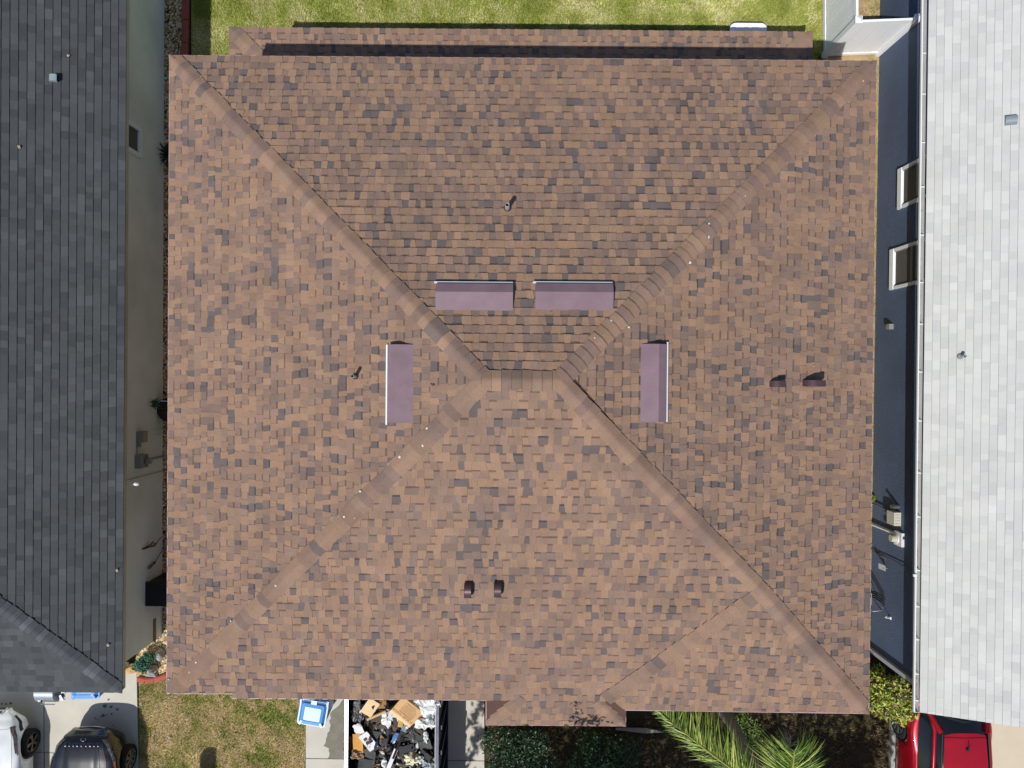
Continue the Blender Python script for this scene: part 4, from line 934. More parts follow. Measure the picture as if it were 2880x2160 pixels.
sp = [(.75, -7.15, 6.45, .42, .20, .15), (-.05, -7.4, 6.4, .36, .22, .15), (-.5, -7.35, 6.4, .3, .14, .1), (.5, -6.95, 6.45, .14, .30, .1), (.35, -7.4, 6.4, .5, .2, .15), (1.15, -7.5, 6.45, .25, .15, .1)]
foliage(sp, 330, .055, [S(60, 96, 44), S(80, 116, 54)], 36, shell=.1).build("twig_leaves", m_leaf, tree, kind='stuff')

# ------------------------------------------------------------------ rocks and low wall
def lump(c, r, seed, amp=.3, seg=10, flat=.7, mat=None, col=None, smooth=False):
    mb = MB(); vs_ = []
    for i in range(seg + 1):
        th = math.pi * i / seg
        for j in range(seg * 2):
            ph = math.pi * j / seg; d = V(math.sin(th) * math.cos(ph), math.sin(th) * math.sin(ph), math.cos(th))
            k = 1 + amp * mnoise.noise(d * 1.6 + V(seed * 3.1, seed, 0)) + amp * .5 * mnoise.noise(d * 4 + V(0, seed * 2.2, 5)); vs_.append(V(*c) + V(d.x * r[0], d.y * r[1], d.z * r[2] * flat) * k)
    m2 = seg * 2; fs = [(i * m2 + j, (i + 1) * m2 + j, (i + 1) * m2 + (j + 1) % m2, i * m2 + (j + 1) % m2) for i in range(seg) for j in range(m2)]
    mb.add(vs_, fs, col, 0, smooth); return mb
def rock(px, py, z, r, mat, label, seed, rot=0, cat="rock"):
    c = P(px, py, z); mb = lump((0, 0, 0), r, seed); R_ = Matrix.Rotation(rot, 3, 'Z'); mb.v = [R_ @ v_ + c for v_ in mb.v]
    lo_ = min(v_.z for v_ in mb.v)
    for v_ in mb.v: v_.z = max(v_.z, 0.0)
    mb.build("rock", mat, label=label, cat=cat)
m_tanrock = M("tan_rock", S(216, 172, 116), .9, n1=(20, .2), n2=(6, .25), bump=.6, bscale=25); m_greyrock = M("grey_rock", S(172, 170, 166), .9, n1=(25, .2), n2=(5, .2), bump=.6, bscale=30)
rock(372, 1880, .10, (.20, .10, .15), m_tanrock, "tan boulder nearest the grey roof corner", 1, .3)
rock(398, 1884, .10, (.22, .09, .16), m_tanrock, "long tan boulder below the blue-green bush", 2, -.15)
rock(418, 1894, .06, (.20, .06, .10), m_greyrock, "long flat grey rock by the red curb", 3, -.2)
rock(428, 1883, .14, (.10, .09, .22), m_greyrock, "upright pale grey rock casting a dark shadow on the pebbles", 4)
rock(352, 1872, .06, (.10, .10, .09), M("cream_rock", S(226, 208, 176), .9), "small cream rock at the foot of the grey house corner", 5)
rock(450, 1842, .12, (.10, .12, .18), m_greyrock, "small grey rock in the shadow on the pebbles", 6)
mb = MB(); q = ccw([(p.x, p.y) for p in [P(2509, 1995, .12), P(2524, 1995, .12), P(2526, 2300, .12), P(2504, 2300, .12)]]); mb.prism(q, -.05, .12); mb.build("low_kerb", M("kerb_concrete", S(176, 172, 164), .9, n1=(30, .12), n2=(4, .15)), label="low concrete kerb strip left of the red car", cat="kerb")

# ------------------------------------------------------------------ patio table top peeking out
tp = thing("patio_table", P(2110, 100, 0), "white round-cornered table top peeking out beyond the rear patio roof", "table")
zc = .72; a_, b_ = P(2053, 90, zc), P(2157, 88, zc); top_y = P(2105, 64.5, zc).y; wdt = b_.x - a_.x; dp = .55; rad = .13
def rrect(x0, x1, y0, y1, r_, n=6):
    o = []
    for cx, cy, s0 in ((x1 - r_, y1 - r_, 0), (x0 + r_, y1 - r_, 1), (x0 + r_, y0 + r_, 2), (x1 - r_, y0 + r_, 3)):
        o += [(cx + r_ * math.cos((s0 + k / n) * math.pi / 2), cy + r_ * math.sin((s0 + k / n) * math.pi / 2)) for k in range(n + 1)]
    return o
mb = MB(); mb.prism(rrect(a_.x, b_.x, top_y - dp, top_y, rad), zc - .03, zc); mb.build("table_top", m_vinyl, tp)
mb = MB(); mb.prism(rrect(a_.x - .012, b_.x + .012, top_y - dp - .012, top_y + .012, rad), zc - .05, zc - .031); mb.build("table_edge", m_black, tp)
for x in (a_.x + .1, b_.x - .1):
    for y in (top_y - .08, top_y - dp + .08):
        mb = MB(); mb.tube([(x, y, 0), (x, y, zc - .04)], .018, 6); mb.build("leg", m_greymetal, tp)

# ------------------------------------------------------------------ cars
def lerp_tab(tab, s):
    if s <= tab[0][0]: return tab[0][1]
    for (a, x), (b, y) in zip(tab, tab[1:]):
        if s <= b:
            t = (s - a) / (b - a); t = t * t * (3 - 2 * t); return x + (y - x) * t
    return tab[-1][1]
class Car:
    """x = back from the nose, y = to the side, z = up; placed with mat"""
    def __init__(s, L, W, shoulder, crown, plan, wheels, rw=.34, low=.24, belt_in=.86):
        s.L, s.W, s.sh, s.cr, s.pl, s.wh, s.rw, s.low, s.bi = L, W, shoulder, crown, plan, wheels, rw, low, belt_in
    def sec(s, x):
        w_ = s.W * lerp_tab(s.pl, x); zs = lerp_tab(s.sh, x); zc = lerp_tab(s.cr, x); zb = s.low
        for wx in s.wh:
            d = abs(x - wx); r = s.rw + .055
            if d < r: zb = max(zb, s.rw + math.sqrt(r * r - d * d) * .98)
        zb = max(zb, s.low + .26 * max(0, 1 - x / .35) ** 1.5, s.low + .2 * max(0, 1 - (s.L - x) / .3) ** 1.5); zb = min(zb, zs - .12); h = zs - zb
        return [(w_ * .955, zb), (w_ * .985, zb + h * .18), (w_ * 1.0, zb + h * .42), (w_ * .995, zb + h * .66), (w_ * .975, zb + h * .86), (w_ * .93, zs), (w_ * s.bi, zs + (zc - zs) * .35), (w_ * .66, zs + (zc - zs) * .72), (w_ * .34, zs + (zc - zs) * .94), (0, zc)]
    def pt(s, x, t, side, off=0.0):
        q = s.sec(x); t = max(0, min(t, len(q) - 1.001)); i = int(t); f = t - i
        y = q[i][0] * (1 - f) + q[i + 1][0] * f; z = q[i][1] * (1 - f) + q[i + 1][1] * f
        k = t / (len(q) - 1); return V(x - off * (1 if x < .3 else 0), side * (y + off * (1 - k)), z + off * (.3 + k))
    def body(s):
        mb = MB(); xs = [0, .02, .05, .1]; x = .15
        while x < s.L - .12: xs.append(x); x += .05
        xs += [s.L - .1, s.L - .05, s.L - .02, s.L]; n = None; vs_ = []
        for x in xs:
            q = s.sec(x); ring = [V(x, y, z) for y, z in q] + [V(x, -y, z) for y, z in q[-2::-1]]; n = len(ring); vs_ += ring
        m = len(xs); mb.add(vs_, [(i * n + j, i * n + j + 1, (i + 1) * n + j + 1, (i + 1) * n + j) for i in range(m - 1) for j in range(n - 1)], None, 0, True)
        mb.add(vs_[:n], [tuple(range(n))]); mb.add(vs_[-n:], [tuple(range(n - 1, -1, -1))])
        mb.add([V(.42, -s.W * .66, s.low + .12), V(s.L - .4, -s.W * .66, s.low + .12), V(s.L - .4, s.W * .66, s.low + .12), V(.42, s.W * .66, s.low + .12)], [(0, 1, 2, 3)], None, 1)
        return mb
    def patch(s, x0, x1, f0, f1, side, off=.006, nx=8, nt_=5, mi=0):
        """strip of the skin between curves t=f0(x) and t=f1(x)"""
        mb = MB(); vs_ = []
        for i in range(nx + 1):
            x = x0 + (x1 - x0) * i / nx
            a, b = f0(i / nx), f1(i / nx)
            for j in range(nt_ + 1): vs_.append(s.pt(x, a + (b - a) * j / nt_, side, off))
        k = nt_ + 1; mb.add(vs_, [(i * k + j, (i + 1) * k + j, (i + 1) * k + j + 1, i * k + j + 1) for i in range(nx) for j in range(nt_)], None, mi, True); return mb
def wheel(car, root, mat4, x, side, mt_rim, spokes=5):
    y = side * (car.W * .985); r = car.rw; wd = .2; mb = MB(); N = 30
    prof = [(r * .62, 0), (r * .70, .012), (r * .93, .008), (r, -.03), (r, -wd + .03), (r * .9, -wd)]
    vs_ = [V(x + rr_ * math.cos(2 * math.pi * k / N), y + side * yy, r + rr_ * math.sin(2 * math.pi * k / N)) for rr_, yy in prof for k in range(N)]
    mb.add(vs_, [(i * N + k, i * N + (k + 1) % N, (i + 1) * N + (k + 1) % N, (i + 1) * N + k) for i in range(len(prof) - 1) for k in range(N)], None, 0, True)
    mb.add([V(x + r * .93 * math.cos(2 * math.pi * k / N), y - side * .1, r + r * .93 * math.sin(2 * math.pi * k / N)) for k in range(N)], [tuple(range(N))], None, 0)
    mb.xform(mat4); w_ = mb.build("wheel", M("tyre_rubber", S(26, 26, 27), .85), root, origin=mat4 @ V(x, y, r))
    mb = MB(); ri = r * .66
    for k in range(spokes):
        a_ = 2 * math.pi * k / spokes + .3
        for da in (-.13, .13):
            p0 = V(x + .05 * math.cos(a_), y - side * .0, r + .05 * math.sin(a_)); p1 = V(x + ri * math.cos(a_ + da), y + side * .004, r + ri * math.sin(a_ + da))
            mb.bar(p0, p1, .035, .03, up=(0, 1, 0))
    ring = [V(x + ri * math.cos(t * 2 * math.pi / 24), y, r + ri * math.sin(t * 2 * math.pi / 24)) for t in range(25)]
    mb.tube(ring, .014, 6); mb.tube([V(x, y - side * .03, r), V(x, y + side * .012, r)], .05, 12)
    mb.xform(mat4); mb.build("rim", mt_rim, w_)
def place(nose, heading):      # heading: direction from tail to nose, in radians from +X
    return Matrix.Translation(nose) @ Matrix.Rotation(heading + math.pi, 4, 'Z')
def panel(mb, mat4, name, mat, root, **k):
    mb.xform(mat4); return mb.build(name, mat, root, **k)
m_blackpaint = M("black_paint", S(16, 18, 24), .22, n1=(0, 0), n2=(0, 0), coat=1.0, spec=.6)
m_whitepaint = M("white_car_paint", (.88, .90, .91), .25, n1=(0, 0), n2=(0, 0), coat=1.0)
m_redpaint = M("red_car_paint", S(186, 14, 38), .3, metal=.3, n1=(300, .04), n2=(3, .08), coat=1.0)
m_chrome = M("chrome", S(200, 204, 208), .15, metal=1.0, n1=(0, 0), n2=(0, 0))
m_lamp = M("lamp_glass", S(112, 102, 94), .08, metal=.3, n1=(60, .5), n2=(14, .5), coat=1.0)
m_amber = M("amber_lens", S(190, 96, 50), .2, coat=1.0)
m_lampw = M("lamp_bright", S(150, 146, 136), .25, metal=.6)

# black SUV
root = thing("black_car", V(-9.47, -9.9, 0), "black SUV parked nose-in below the grey roof, hood and right wheel in view", "car")
SUV = Car(4.0, .80, [(0, .62), (.10, .74), (.35, .82), (1.2, .88), (4.0, .90)], [(0, .64), (.06, .76), (.22, .86), (.6, .91), (1.4, .97), (4.0, .98)],
          [(0, .50), (.10, .66), (.3, .82), (.6, .94), (.95, 1.0), (3.7, 1.0), (4.0, .9)], [.82, 3.15], rw=.31)
mt = place(V(-9.62, -8.10, 0), math.radians(90))
panel(SUV.body(), mt, "body", [m_blackpaint, m_dark], root)
for s_ in (-1, 1):
    for x in SUV.wh: wheel(SUV, root, mt, x, s_, m_steel, 7)
    h_ = panel(SUV.patch(.14, .72, lambda t: 4.9 - .7 * t, lambda t: 6.6 - 1.5 * t ** .8, s_, .012), mt, "headlight", m_lamp, root)
    for k, (x, t) in enumerate(((.24, 5.6), (.34, 5.35), (.44, 5.1))):
        mb = MB(); mb.tube([SUV.pt(x, t, s_, .0), SUV.pt(x, t, s_, .018)], .022, 8); panel(mb, mt, "lamp_unit", m_lampw, h_)
    panel(SUV.patch(.60, .76, lambda t: 4.25, lambda t: 5.05 - .3 * t, s_, .016), mt, "indicator", m_amber, h_)
# hood panel with creases, standing a little proud
def hood(car, x0, x1, yw, bump_y, h):
    mb = MB(); vs_ = []; nx, ny = 14, 24
    for i in range(nx + 1):
        x = x0 + (x1 - x0) * i / nx
        for j in range(ny + 1):
            y = -yw(x) + 2 * yw(x) * j / ny; q = car.sec(x); ay = abs(y); z = q[-1][1]
            for (ya, za), (yb, zb) in zip(q[5:], q[6:]):
                if yb <= ay <= ya: z = zb + (za - zb) * (ay - yb) / max(ya - yb, 1e-6)
            z += h + (.020 if ay < bump_y else .020 * max(0, 1 - (ay - bump_y) / .05)) * min(1, (x - x0) / .2)
            vs_.append(V(x, y, z))
    k = ny + 1; mb.add(vs_, [(i * k + j, (i + 1) * k + j, (i + 1) * k + j + 1, i * k + j + 1) for i in range(nx) for j in range(ny)], None, 0, True)
    return mb
panel(hood(SUV, .17, 1.35, lambda x: SUV.sec(x)[7][0] * 1.12, .31, .010), mt, "hood", M("black_paint_dusty", S(27, 31, 40), .35, n1=(160, .12), n2=(2, .1), coat=.5), root)
mb = MB()
for y in (-.44, -.31, -.10, .10, .31, .44): mb.tube([SUV.pt(.2, 9 - abs(y) * 4, 1 if y > 0 else -1, .02)] + [V(x, y * (.8 + .25 * x), SUV.sec(x)[8][1] + .020 - abs(y) * .05) for x in (.5, .9, 1.3)], .006, 4)
panel(mb, mt, "hood_crease", m_blackpaint, root)
mb = MB(); pts = [V(.02 + .09 * (abs(y) / .42) ** 3, y, .66 - .015 * abs(y)) for y in [-.42 + i * .084 for i in range(11)]]
gf = MB(); up_ = [p_ + V(.10, 0, .09) for p_ in pts]; lo_ = [p_ - V(.03, 0, .14) for p_ in pts]
gf.add(up_ + lo_, [(i, i + 1, i + 12, i + 11) for i in range(10)])
gr = panel(gf, mt, "grille", M("grille_black", S(20, 22, 26), .4, metal=.3), root)
loop = [p_ + V(-.02, 0, .01) for p_ in lo_] + [p_ + V(-.01, 0, .012) for p_ in up_[::-1]]; mb.tube(loop + [loop[0]], .013, 5); panel(mb, mt, "grille_surround", m_chrome, gr)
for i in range(4):
    mb = MB(); mb.tube([a_ + (b_ - a_) * (i + 1) / 5 - V(.012, 0, 0) for a_, b_ in zip(up_, lo_)], .006, 4); panel(mb, mt, "grille_bar", M("bar_blue_grey", S(86, 96, 110), .3, metal=.8), gr)
mb = MB(); c_ = V(.13, -.01, .80); ring = [c_ + V(.025 * math.sin(k * math.pi / 10) * .9, .052 * math.cos(k * math.pi / 10), .03 * math.sin(k * math.pi / 10)) for k in range(21)]; mb.tube(ring, .007, 5)
em = panel(mb, mt, "emblem", m_chrome, root); mb = MB(); mb.add(ring[:-1], [tuple(range(20))]); panel(mb, mt, "emblem_field", M("emblem_green", S(60, 84, 70), .3), em)
for i in range(9):
    y = -.40 + i * .1 + (.02 if i > 4 else 0); mb = MB(); mb.box(V(.235, y * .9, .888), (.022, .020 if i % 3 else .034, .012)); panel(mb, mt, "hood_letter", m_chrome, root)
def greenhouse(car, root, mt, st, paint, roof_x, side_rail=True, roof_mat=None):
    """st: list of (x, half-width low, z low, half-width top, z top)"""
    gl = MB(); vs_ = []
    for (x, yb, zb, yt, z_) in st: vs_ += [V(x, yb, zb), V(x, (yb + yt) / 2 + .01, (zb + z_) / 2), V(x, yt, z_), V(x, 0, z_ + .035), V(x, -yt, z_), V(x, -(yb + yt) / 2 - .01, (zb + z_) / 2), V(x, -yb, zb)]
    gl.add(vs_, [(i * 7 + j, i * 7 + j + 1, (i + 1) * 7 + j + 1, (i + 1) * 7 + j) for i in range(len(st) - 1) for j in range(6)], None, 0, True)
    panel(gl, mt, "windows", m_glass, root)
    rf = MB(); nn = 10; vs_ = []; xs = [roof_x[0] + (roof_x[1] - roof_x[0]) * i / 14 for i in range(15)]
    for i, x in enumerate(xs):
        for (a, b) in zip(st, st[1:]):
            if a[0] <= x <= b[0]: f = (x - a[0]) / (b[0] - a[0]); yt = a[3] * (1 - f) + b[3] * f; zt_ = a[4] * (1 - f) + b[4] * f
        for j in range(nn + 1):
            u_ = -1 + 2 * j / nn; y = u_ * yt * .90; vs_.append(V(x + (.05 * u_ * u_ if i == 0 else -.05 * u_ * u_ if i == 14 else 0), y, zt_ + .012 + .035 * (1 - abs(u_) * .9)))
    k = nn + 1; rf.add(vs_, [(i * k + j, (i + 1) * k + j, (i + 1) * k + j + 1, i * k + j + 1) for i in range(14) for j in range(nn)], None, 0, True); panel(rf, mt, "roof", roof_mat or paint, root)
    for s_ in (-1, 1):
        mb = MB(); pts = [V(x, s_ * ((yt * .72 + yb * .28) + .012), (z_ * .72 + zb * .28)) for (x, yb, zb, yt, z_) in st]; mb.tube(pts, .042, 7); mb.tube([V(st[0][0], s_ * st[0][1], st[0][2]), V(st[1][0], s_ * st[1][3], st[1][4])], .04, 6); mb.tube([V(st[-1][0], s_ * st[-1][1], st[-1][2]), V(st[-2][0], s_ * st[-2][3], st[-2][4])], .06, 6)
        panel(mb, mt, "pillar", paint, root)
greenhouse(SUV, root, mt, [(1.2, .68, .92, .62, .96), (1.7, .72, .90, .56, 1.36), (3.3, .72, .90, .56, 1.38), (3.85, .70, .90, .6, 1.0)], m_blackpaint, (1.7, 3.3))

# white car, only its right front quarter in view
root = thing("white_car", V(-12.0, -9.7, 0), "white car at the bottom left edge with a dark five-spoke front wheel", "car")
WC = Car(4.0, .79, [(0, .50), (.13, .57), (.45, .68), (1.1, .80), (4.0, .84)], [(0, .52), (.10, .60), (.32, .73), (.7, .84), (1.3, .90), (4.0, .88)],
         [(0, .48), (.12, .66), (.3, .80), (.6, .92), (1.0, 1.0), (3.7, 1.0), (4.0, .88)], [.84, 3.2], rw=.30)
mt = place(V(-11.90, -7.72, 0), math.radians(90))
panel(WC.body(), mt, "body", [m_whitepaint, m_dark], root)
for s_ in (-1, 1):
    for x in WC.wh: wheel(WC, root, mt, x, s_, M("bronze_rim", S(112, 104, 92), .35, metal=.8), 5)
    h_ = panel(WC.patch(.30, .86, lambda t: 4.5 - .5 * t, lambda t: 6.2 - 1.0 * t, s_, .008), mt, "headlight", m_lamp, root)
    panel(WC.patch(.70, .90, lambda t: 3.95, lambda t: 4.8 - .3 * t, s_, .011), mt, "indicator", M("smoked_amber", S(120, 84, 70), .2, coat=1), h_)
    v_ = panel(WC.patch(.12, .46, lambda t: 2.3, lambda t: 3.3, s_, .004), mt, "bumper_vent", m_black, root)
panel(hood(WC, .34, 1.4, lambda x: WC.sec(x)[6][0] * .98, .40, .008), mt, "hood", m_whitepaint, root)
gf = MB(); gf.add([V(-.02, -.26, .42), V(-.02, .26, .42), V(.03, .24, .56), V(.03, -.24, .56)], [(0, 1, 2, 3)]); panel(gf, mt, "grille", m_black, root)
mb = MB(); mb.tube([V(-.01, -.32, .42), V(.035, -.28, .58), V(.035, .28, .58), V(-.01, .32, .42)], .016, 5); panel(mb, mt, "grille_surround", m_greymetal, root)
mb = MB(); mb.box(V(.16, -.34, .56), (.05, .06, .02)); panel(mb, mt, "washer_cover", m_black, root)
greenhouse(WC, root, mt, [(1.25, .66, .86, .60, .89), (1.8, .70, .84, .52, 1.22), (3.1, .70, .84, .52, 1.24), (3.75, .67, .84, .56, .93)], m_whitepaint, (1.8, 3.1))

# red car seen from behind
root = thing("red_car", V(9.85, -9.1, 0), "red hatchback with a roof aerial parked half under the pale roof edge", "car")
RC = Car(4.55, .90, [(0, .6), (.3, .8), (1.2, .94), (3.4, .98), (4.3, .96), (4.55, .85)], [(0, .62), (.3, .86), (1.2, 1.02), (4.3, 1.0), (4.55, .9)],
         [(0, .55), (.3, .85), (.9, 1.0), (3.0, .985), (3.6, 1.03), (4.2, .97), (4.55, .85)], [.9, 3.50], rw=.34, belt_in=.80)
mt = place(V(9.92, -11.42, 0), math.radians(-90))
panel(RC.body(), mt, "body", [m_redpaint, m_dark], root)
for s_ in (-1, 1):
    for x in RC.wh: wheel(RC, root, mt, x, s_, m_steel, 7)
    panel(RC.patch(4.1, 4.5, lambda t: 3.6, lambda t: 5.0, s_, .008), mt, "tail_light", M("tail_lens", S(150, 30, 26), .15, coat=1), root)
    mb = MB(); mb.tube([RC.pt(x, 3.6, s_, .004) for x in (1.5, 2.2, 3.0)], .004, 4); panel(mb, mt, "door_seam", m_dark, root)
    mb = MB(); mb.bar(RC.pt(2.25, 4.1, s_, .02), RC.pt(2.45, 4.1, s_, .02), .02, .02); panel(mb, mt, "door_handle", m_redpaint, root)
greenhouse(RC, root, mt, [(1.3, .74, 1.0, .66, 1.02), (1.95, .79, .98, .56, 1.36), (3.1, .80, .98, .54, 1.42), (3.78, .78, 1.0, .50, 1.38), (4.3, .70, 1.0, .56, 1.06)], m_redpaint, (1.95, 3.80))
for s_ in (-1, 1):
    mb = MB(); mb.tube([V(1.95, s_ * .545, 1.37), V(3.1, s_ * .535, 1.425), V(3.78, s_ * .50, 1.40)], .018, 6); panel(mb, mt, "roof_rail", m_black, root)
mb = MB(); mb.tube([V(3.47, -.02, 1.44), V(3.47, -.02, 1.47)], [.045, .035], 12); mb.tube([V(3.45, -.02, 1.46), V(3.60, -.02, 1.53)], .012, 6); panel(mb, mt, "aerial", m_black, root)
mb = MB(); mb.tube([V(3.70, y, 1.452 - abs(y) * .10 + .0) for y in (-.46, -.3, -.1, .1, .3, .46)], .004, 4); panel(mb, mt, "roof_seam", m_dark, root)

# ------------------------------------------------------------------ wheelie bins, grill
def bin_(loc, ang, label, h=1.02, w0=.64, d0=.60):
    t = thing("recycling_bin", loc, label, "recycling bin", None); R4 = Matrix.Translation(loc) @ Matrix.Rotation(ang, 4, 'Z')
    mbl = M("bin_blue", S(92, 158, 224), .35, n1=(50, .04), n2=(3, .06)); mrim = M("bin_rim_blue", S(108, 160, 224), .35, n1=(50, .03), n2=(3, .04)); mdk = M("bin_dark_blue", S(24, 60, 130), .5)
    def B(mb, nm, mt_, par=t): mb.xform(R4); return mb.build(nm, mt_, par)
    mb = MB(); mb.box((0, 0, h / 2 - .03), (w0 * .80, d0 * .80, h - .12), taper=1.14); B(mb, "body", mbl)
    mb = MB(); mb.prism(rrect(-w0 / 2, w0 / 2, -d0 / 2, d0 / 2, .05, 3), h - .06, h - .025); B(mb, "rim", mrim)
    mb = MB(); N = 28; o = rrect(-w0 * .45, w0 * .45, -d0 * .47, d0 * .40, .07, 6); m_ = rrect(-w0 * .38, w0 * .38, -d0 * .42, d0 * .34, .05, 6); i_ = rrect(-w0 * .29, w0 * .29, -d0 * .30, d0 * .22, .03, 6); n = len(o)
    rings = [(o, h - .022), (m_, h + .03), (i_, h + .045), ([(a * .985, b * .985) for a, b in i_], h + .032)]
    vs_ = [V(a, b, z) for r_, z in rings for a, b in r_]
    mb.add(vs_, [(k * n + j, k * n + (j + 1) % n, (k + 1) * n + (j + 1) % n, (k + 1) * n + j) for k in range(3) for j in range(n)] + [tuple(range(3 * n, 4 * n))]); lid = B(mb, "lid", mbl)
    mb = MB(); mb.tube([(-w0 * .46, d0 * .47, h + .01), (w0 * .46, d0 * .47, h + .01)], .016, 7); mb.box((-w0 * .47, d0 * .42, h), (.04, .12, .04)); mb.box((w0 * .47, d0 * .42, h), (.04, .12, .04)); B(mb, "handle", mrim)
    mb = MB(); mb.box((0, d0 * .41, h + .02), (.13, .09, .03)); B(mb, "hinge", mrim)
    mb = MB()
    for s_ in (-1, 1): mb.box((s_ * w0 * .24, d0 * .41, h - .015), (.17, .05, .02))
    B(mb, "handle_slot", mdk)
    for s_ in (-1, 1):
        mb = MB(); mb.box((0, 0, 0), (.05, .10, .035)); Rz = Matrix.Rotation(s_ * .5, 4, 'Z'); mb.v = [Rz @ v_ + V(s_ * w0 * .36, -d0 * .38, h + .03) for v_ in mb.v]; B(mb, "lid_clip", mrim, lid)
    for s_ in (-1, 1):
        mb = MB(); mb.tube([(s_ * w0 * .36, d0 * .36, .12), (s_ * w0 * .45, d0 * .36, .12)], .12, 14); B(mb, "wheel", m_black)
cb = P(880, 2004, 1.0); bin_(V(cb.x, cb.y, 0), math.radians(-9.5), "blue recycling bin with raised lid panel standing beside the dumpster")
cb = P(241, 1927, 1.0); bin_(V(cb.x, cb.y, .03), math.radians(1), "blue recycling bin mostly hidden under the grey roof edge")
gp = P(140, 1955, 0); gz = .92; g0_, g1_ = P(110, 1975, gz), P(162, 1975, gz); g2_ = P(177, 1973, gz)
t = thing("barbecue_grill", V((g0_.x + g1_.x) / 2, g0_.y + .3, .03), "stainless barbecue grill half under the grey roof edge", "grill")
mb = MB(); x0, x1, yf = g0_.x, g1_.x, g0_.y; prof = [(yf, gz - .14), (yf + .01, gz), (yf + .06, gz + .10), (yf + .16, gz + .17), (yf + .3, gz + .19), (yf + .44, gz + .14), (yf + .5, gz)]; N = len(prof)
mb.add([V(x0, a, b) for a, b in prof] + [V(x1, a, b) for a, b in prof], [(i, i + 1, i + 1 + N, i + N) for i in range(N - 1)], None, 0, True)
mb.add([V(x0, a, b) for a, b in prof], [tuple(range(N))]); mb.add([V(x1, a, b) for a, b in prof], [tuple(range(N - 1, -1, -1))])
m_stain = M("stainless_steel", S(178, 184, 188), .28, metal=.7, n1=(80, .03), n2=(3, .06)); mb.build("hood", m_stain, t)
mb = MB(); mb.box(((x1 + g2_.x) / 2 + .01, yf + .27, gz - .05), (g2_.x - x1, .48, .03)); mb.build("side_shelf", m_stain, t)
mb = MB(); mb.box(((x0 + x1) / 2, yf + .28, .42), (x1 - x0 - .06, .42, .72)); mb.build("cabinet", m_greymetal, t)
for xx in (x0 + .08, (x1 + g2_.x) / 2 + .02):
    mb = MB(); mb.box((xx, yf + .12, gz + (.12 if xx < x1 else 0)), (.07, .10, .02), Matrix.Rotation(.5, 3, 'Z')); mb.build("vent_cap", m_stain, t)
    mb = MB(); mb.box((xx + .035, yf + .12, gz + (.125 if xx < x1 else .004)), (.012, .13, .02), Matrix.Rotation(.5, 3, 'Z')); mb.build("vent_slot", m_dark, t)
mb = MB(); mb.tube([(x0 + .05, yf - .035, gz + .02), (x1 - .05, yf - .035, gz + .02)], .012, 7); mb.build("handle", m_chrome, t)
c = P(287, 1949, .6); mb = MB(); mb.tube([c + V(-.07, .1, 0), c + V(.08, .1, .02)], .045, 10); mb.tube([c + V(0, .1, -.57), c + V(0, .1, 0)], .02, 6); mb.build("white_spout", m_white, label="small white object beside the blue bin under the grey roof", cat="watering can")

# ------------------------------------------------------------------ dumpster and its load
DZ = 1.5; dx0, dx1 = P(974, 2060, DZ).x, P(1230, 2060, DZ).x; dyN, dyS = YA - .75, -11.6
dmp = thing("dumpster", V((dx0 + dx1) / 2, -8.9, 0.03), "open-topped dark blue dumpster heaped with roofing debris on the driveway", "dumpster")
m_dsteel = M("dumpster_steel", S(20, 26, 52), .45, metal=.2, n1=(30, .15), n2=(3, .25)); m_drim_sunlit = M("dumpster_rim_sunlit", S(206, 214, 226), .25, metal=.55, n1=(30, .05), n2=(3, .05)); m_drim2 = M("dumpster_rim_dark", S(52, 56, 66), .3, metal=.7, n1=(30, .15), n2=(4, .3))  # left rail's sunlit sheen is put into its pale colour
for x, mt_, w_ in ((dx0, m_drim_sunlit, .065), (dx1, m_drim2, .06)):
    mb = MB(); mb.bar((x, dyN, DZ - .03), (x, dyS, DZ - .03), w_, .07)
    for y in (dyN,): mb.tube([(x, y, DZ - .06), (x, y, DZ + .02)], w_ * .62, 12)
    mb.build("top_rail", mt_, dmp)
    s_ = 1 if x == dx1 else -1
    mb = MB(); mb.box((x, (dyN + dyS) / 2, (DZ - .06) / 2 + .03), (.05, dyN - dyS, DZ - .1)); mb.build("side_wall", m_dsteel, dmp)
    y = dyN - .2
    while y > dyS: mb = MB(); mb.box((x + s_ * .055, y, DZ / 2 - .02), (.07, .09, DZ - .16)); mb.build("wall_rib", m_dsteel, dmp); y -= .55
    mb = MB(); mb.bar((x + s_ * .06, dyN, .14), (x + s_ * .06, dyS, .14), .10, .14); mb.build("bottom_rail", m_dsteel, dmp)
mb = MB(); mb.bar((dx1 - .045, dyN - .1, DZ - .01), (dx1 - .045, dyS, DZ - .01), .012, .015); mb.build("rail_edge", m_chrome, dmp)
mb = MB(); mb.box(((dx0 + dx1) / 2, dyN, .75), (dx1 - dx0, .05, DZ - .1)); mb.build("end_wall", m_dsteel, dmp)
mb = MB(); mb.box(((dx0 + dx1) / 2, (dyN + dyS) / 2, .12), (dx1 - dx0 - .06, dyN - dyS, .08)); mb.build("floor_pan", m_dsteel, dmp)
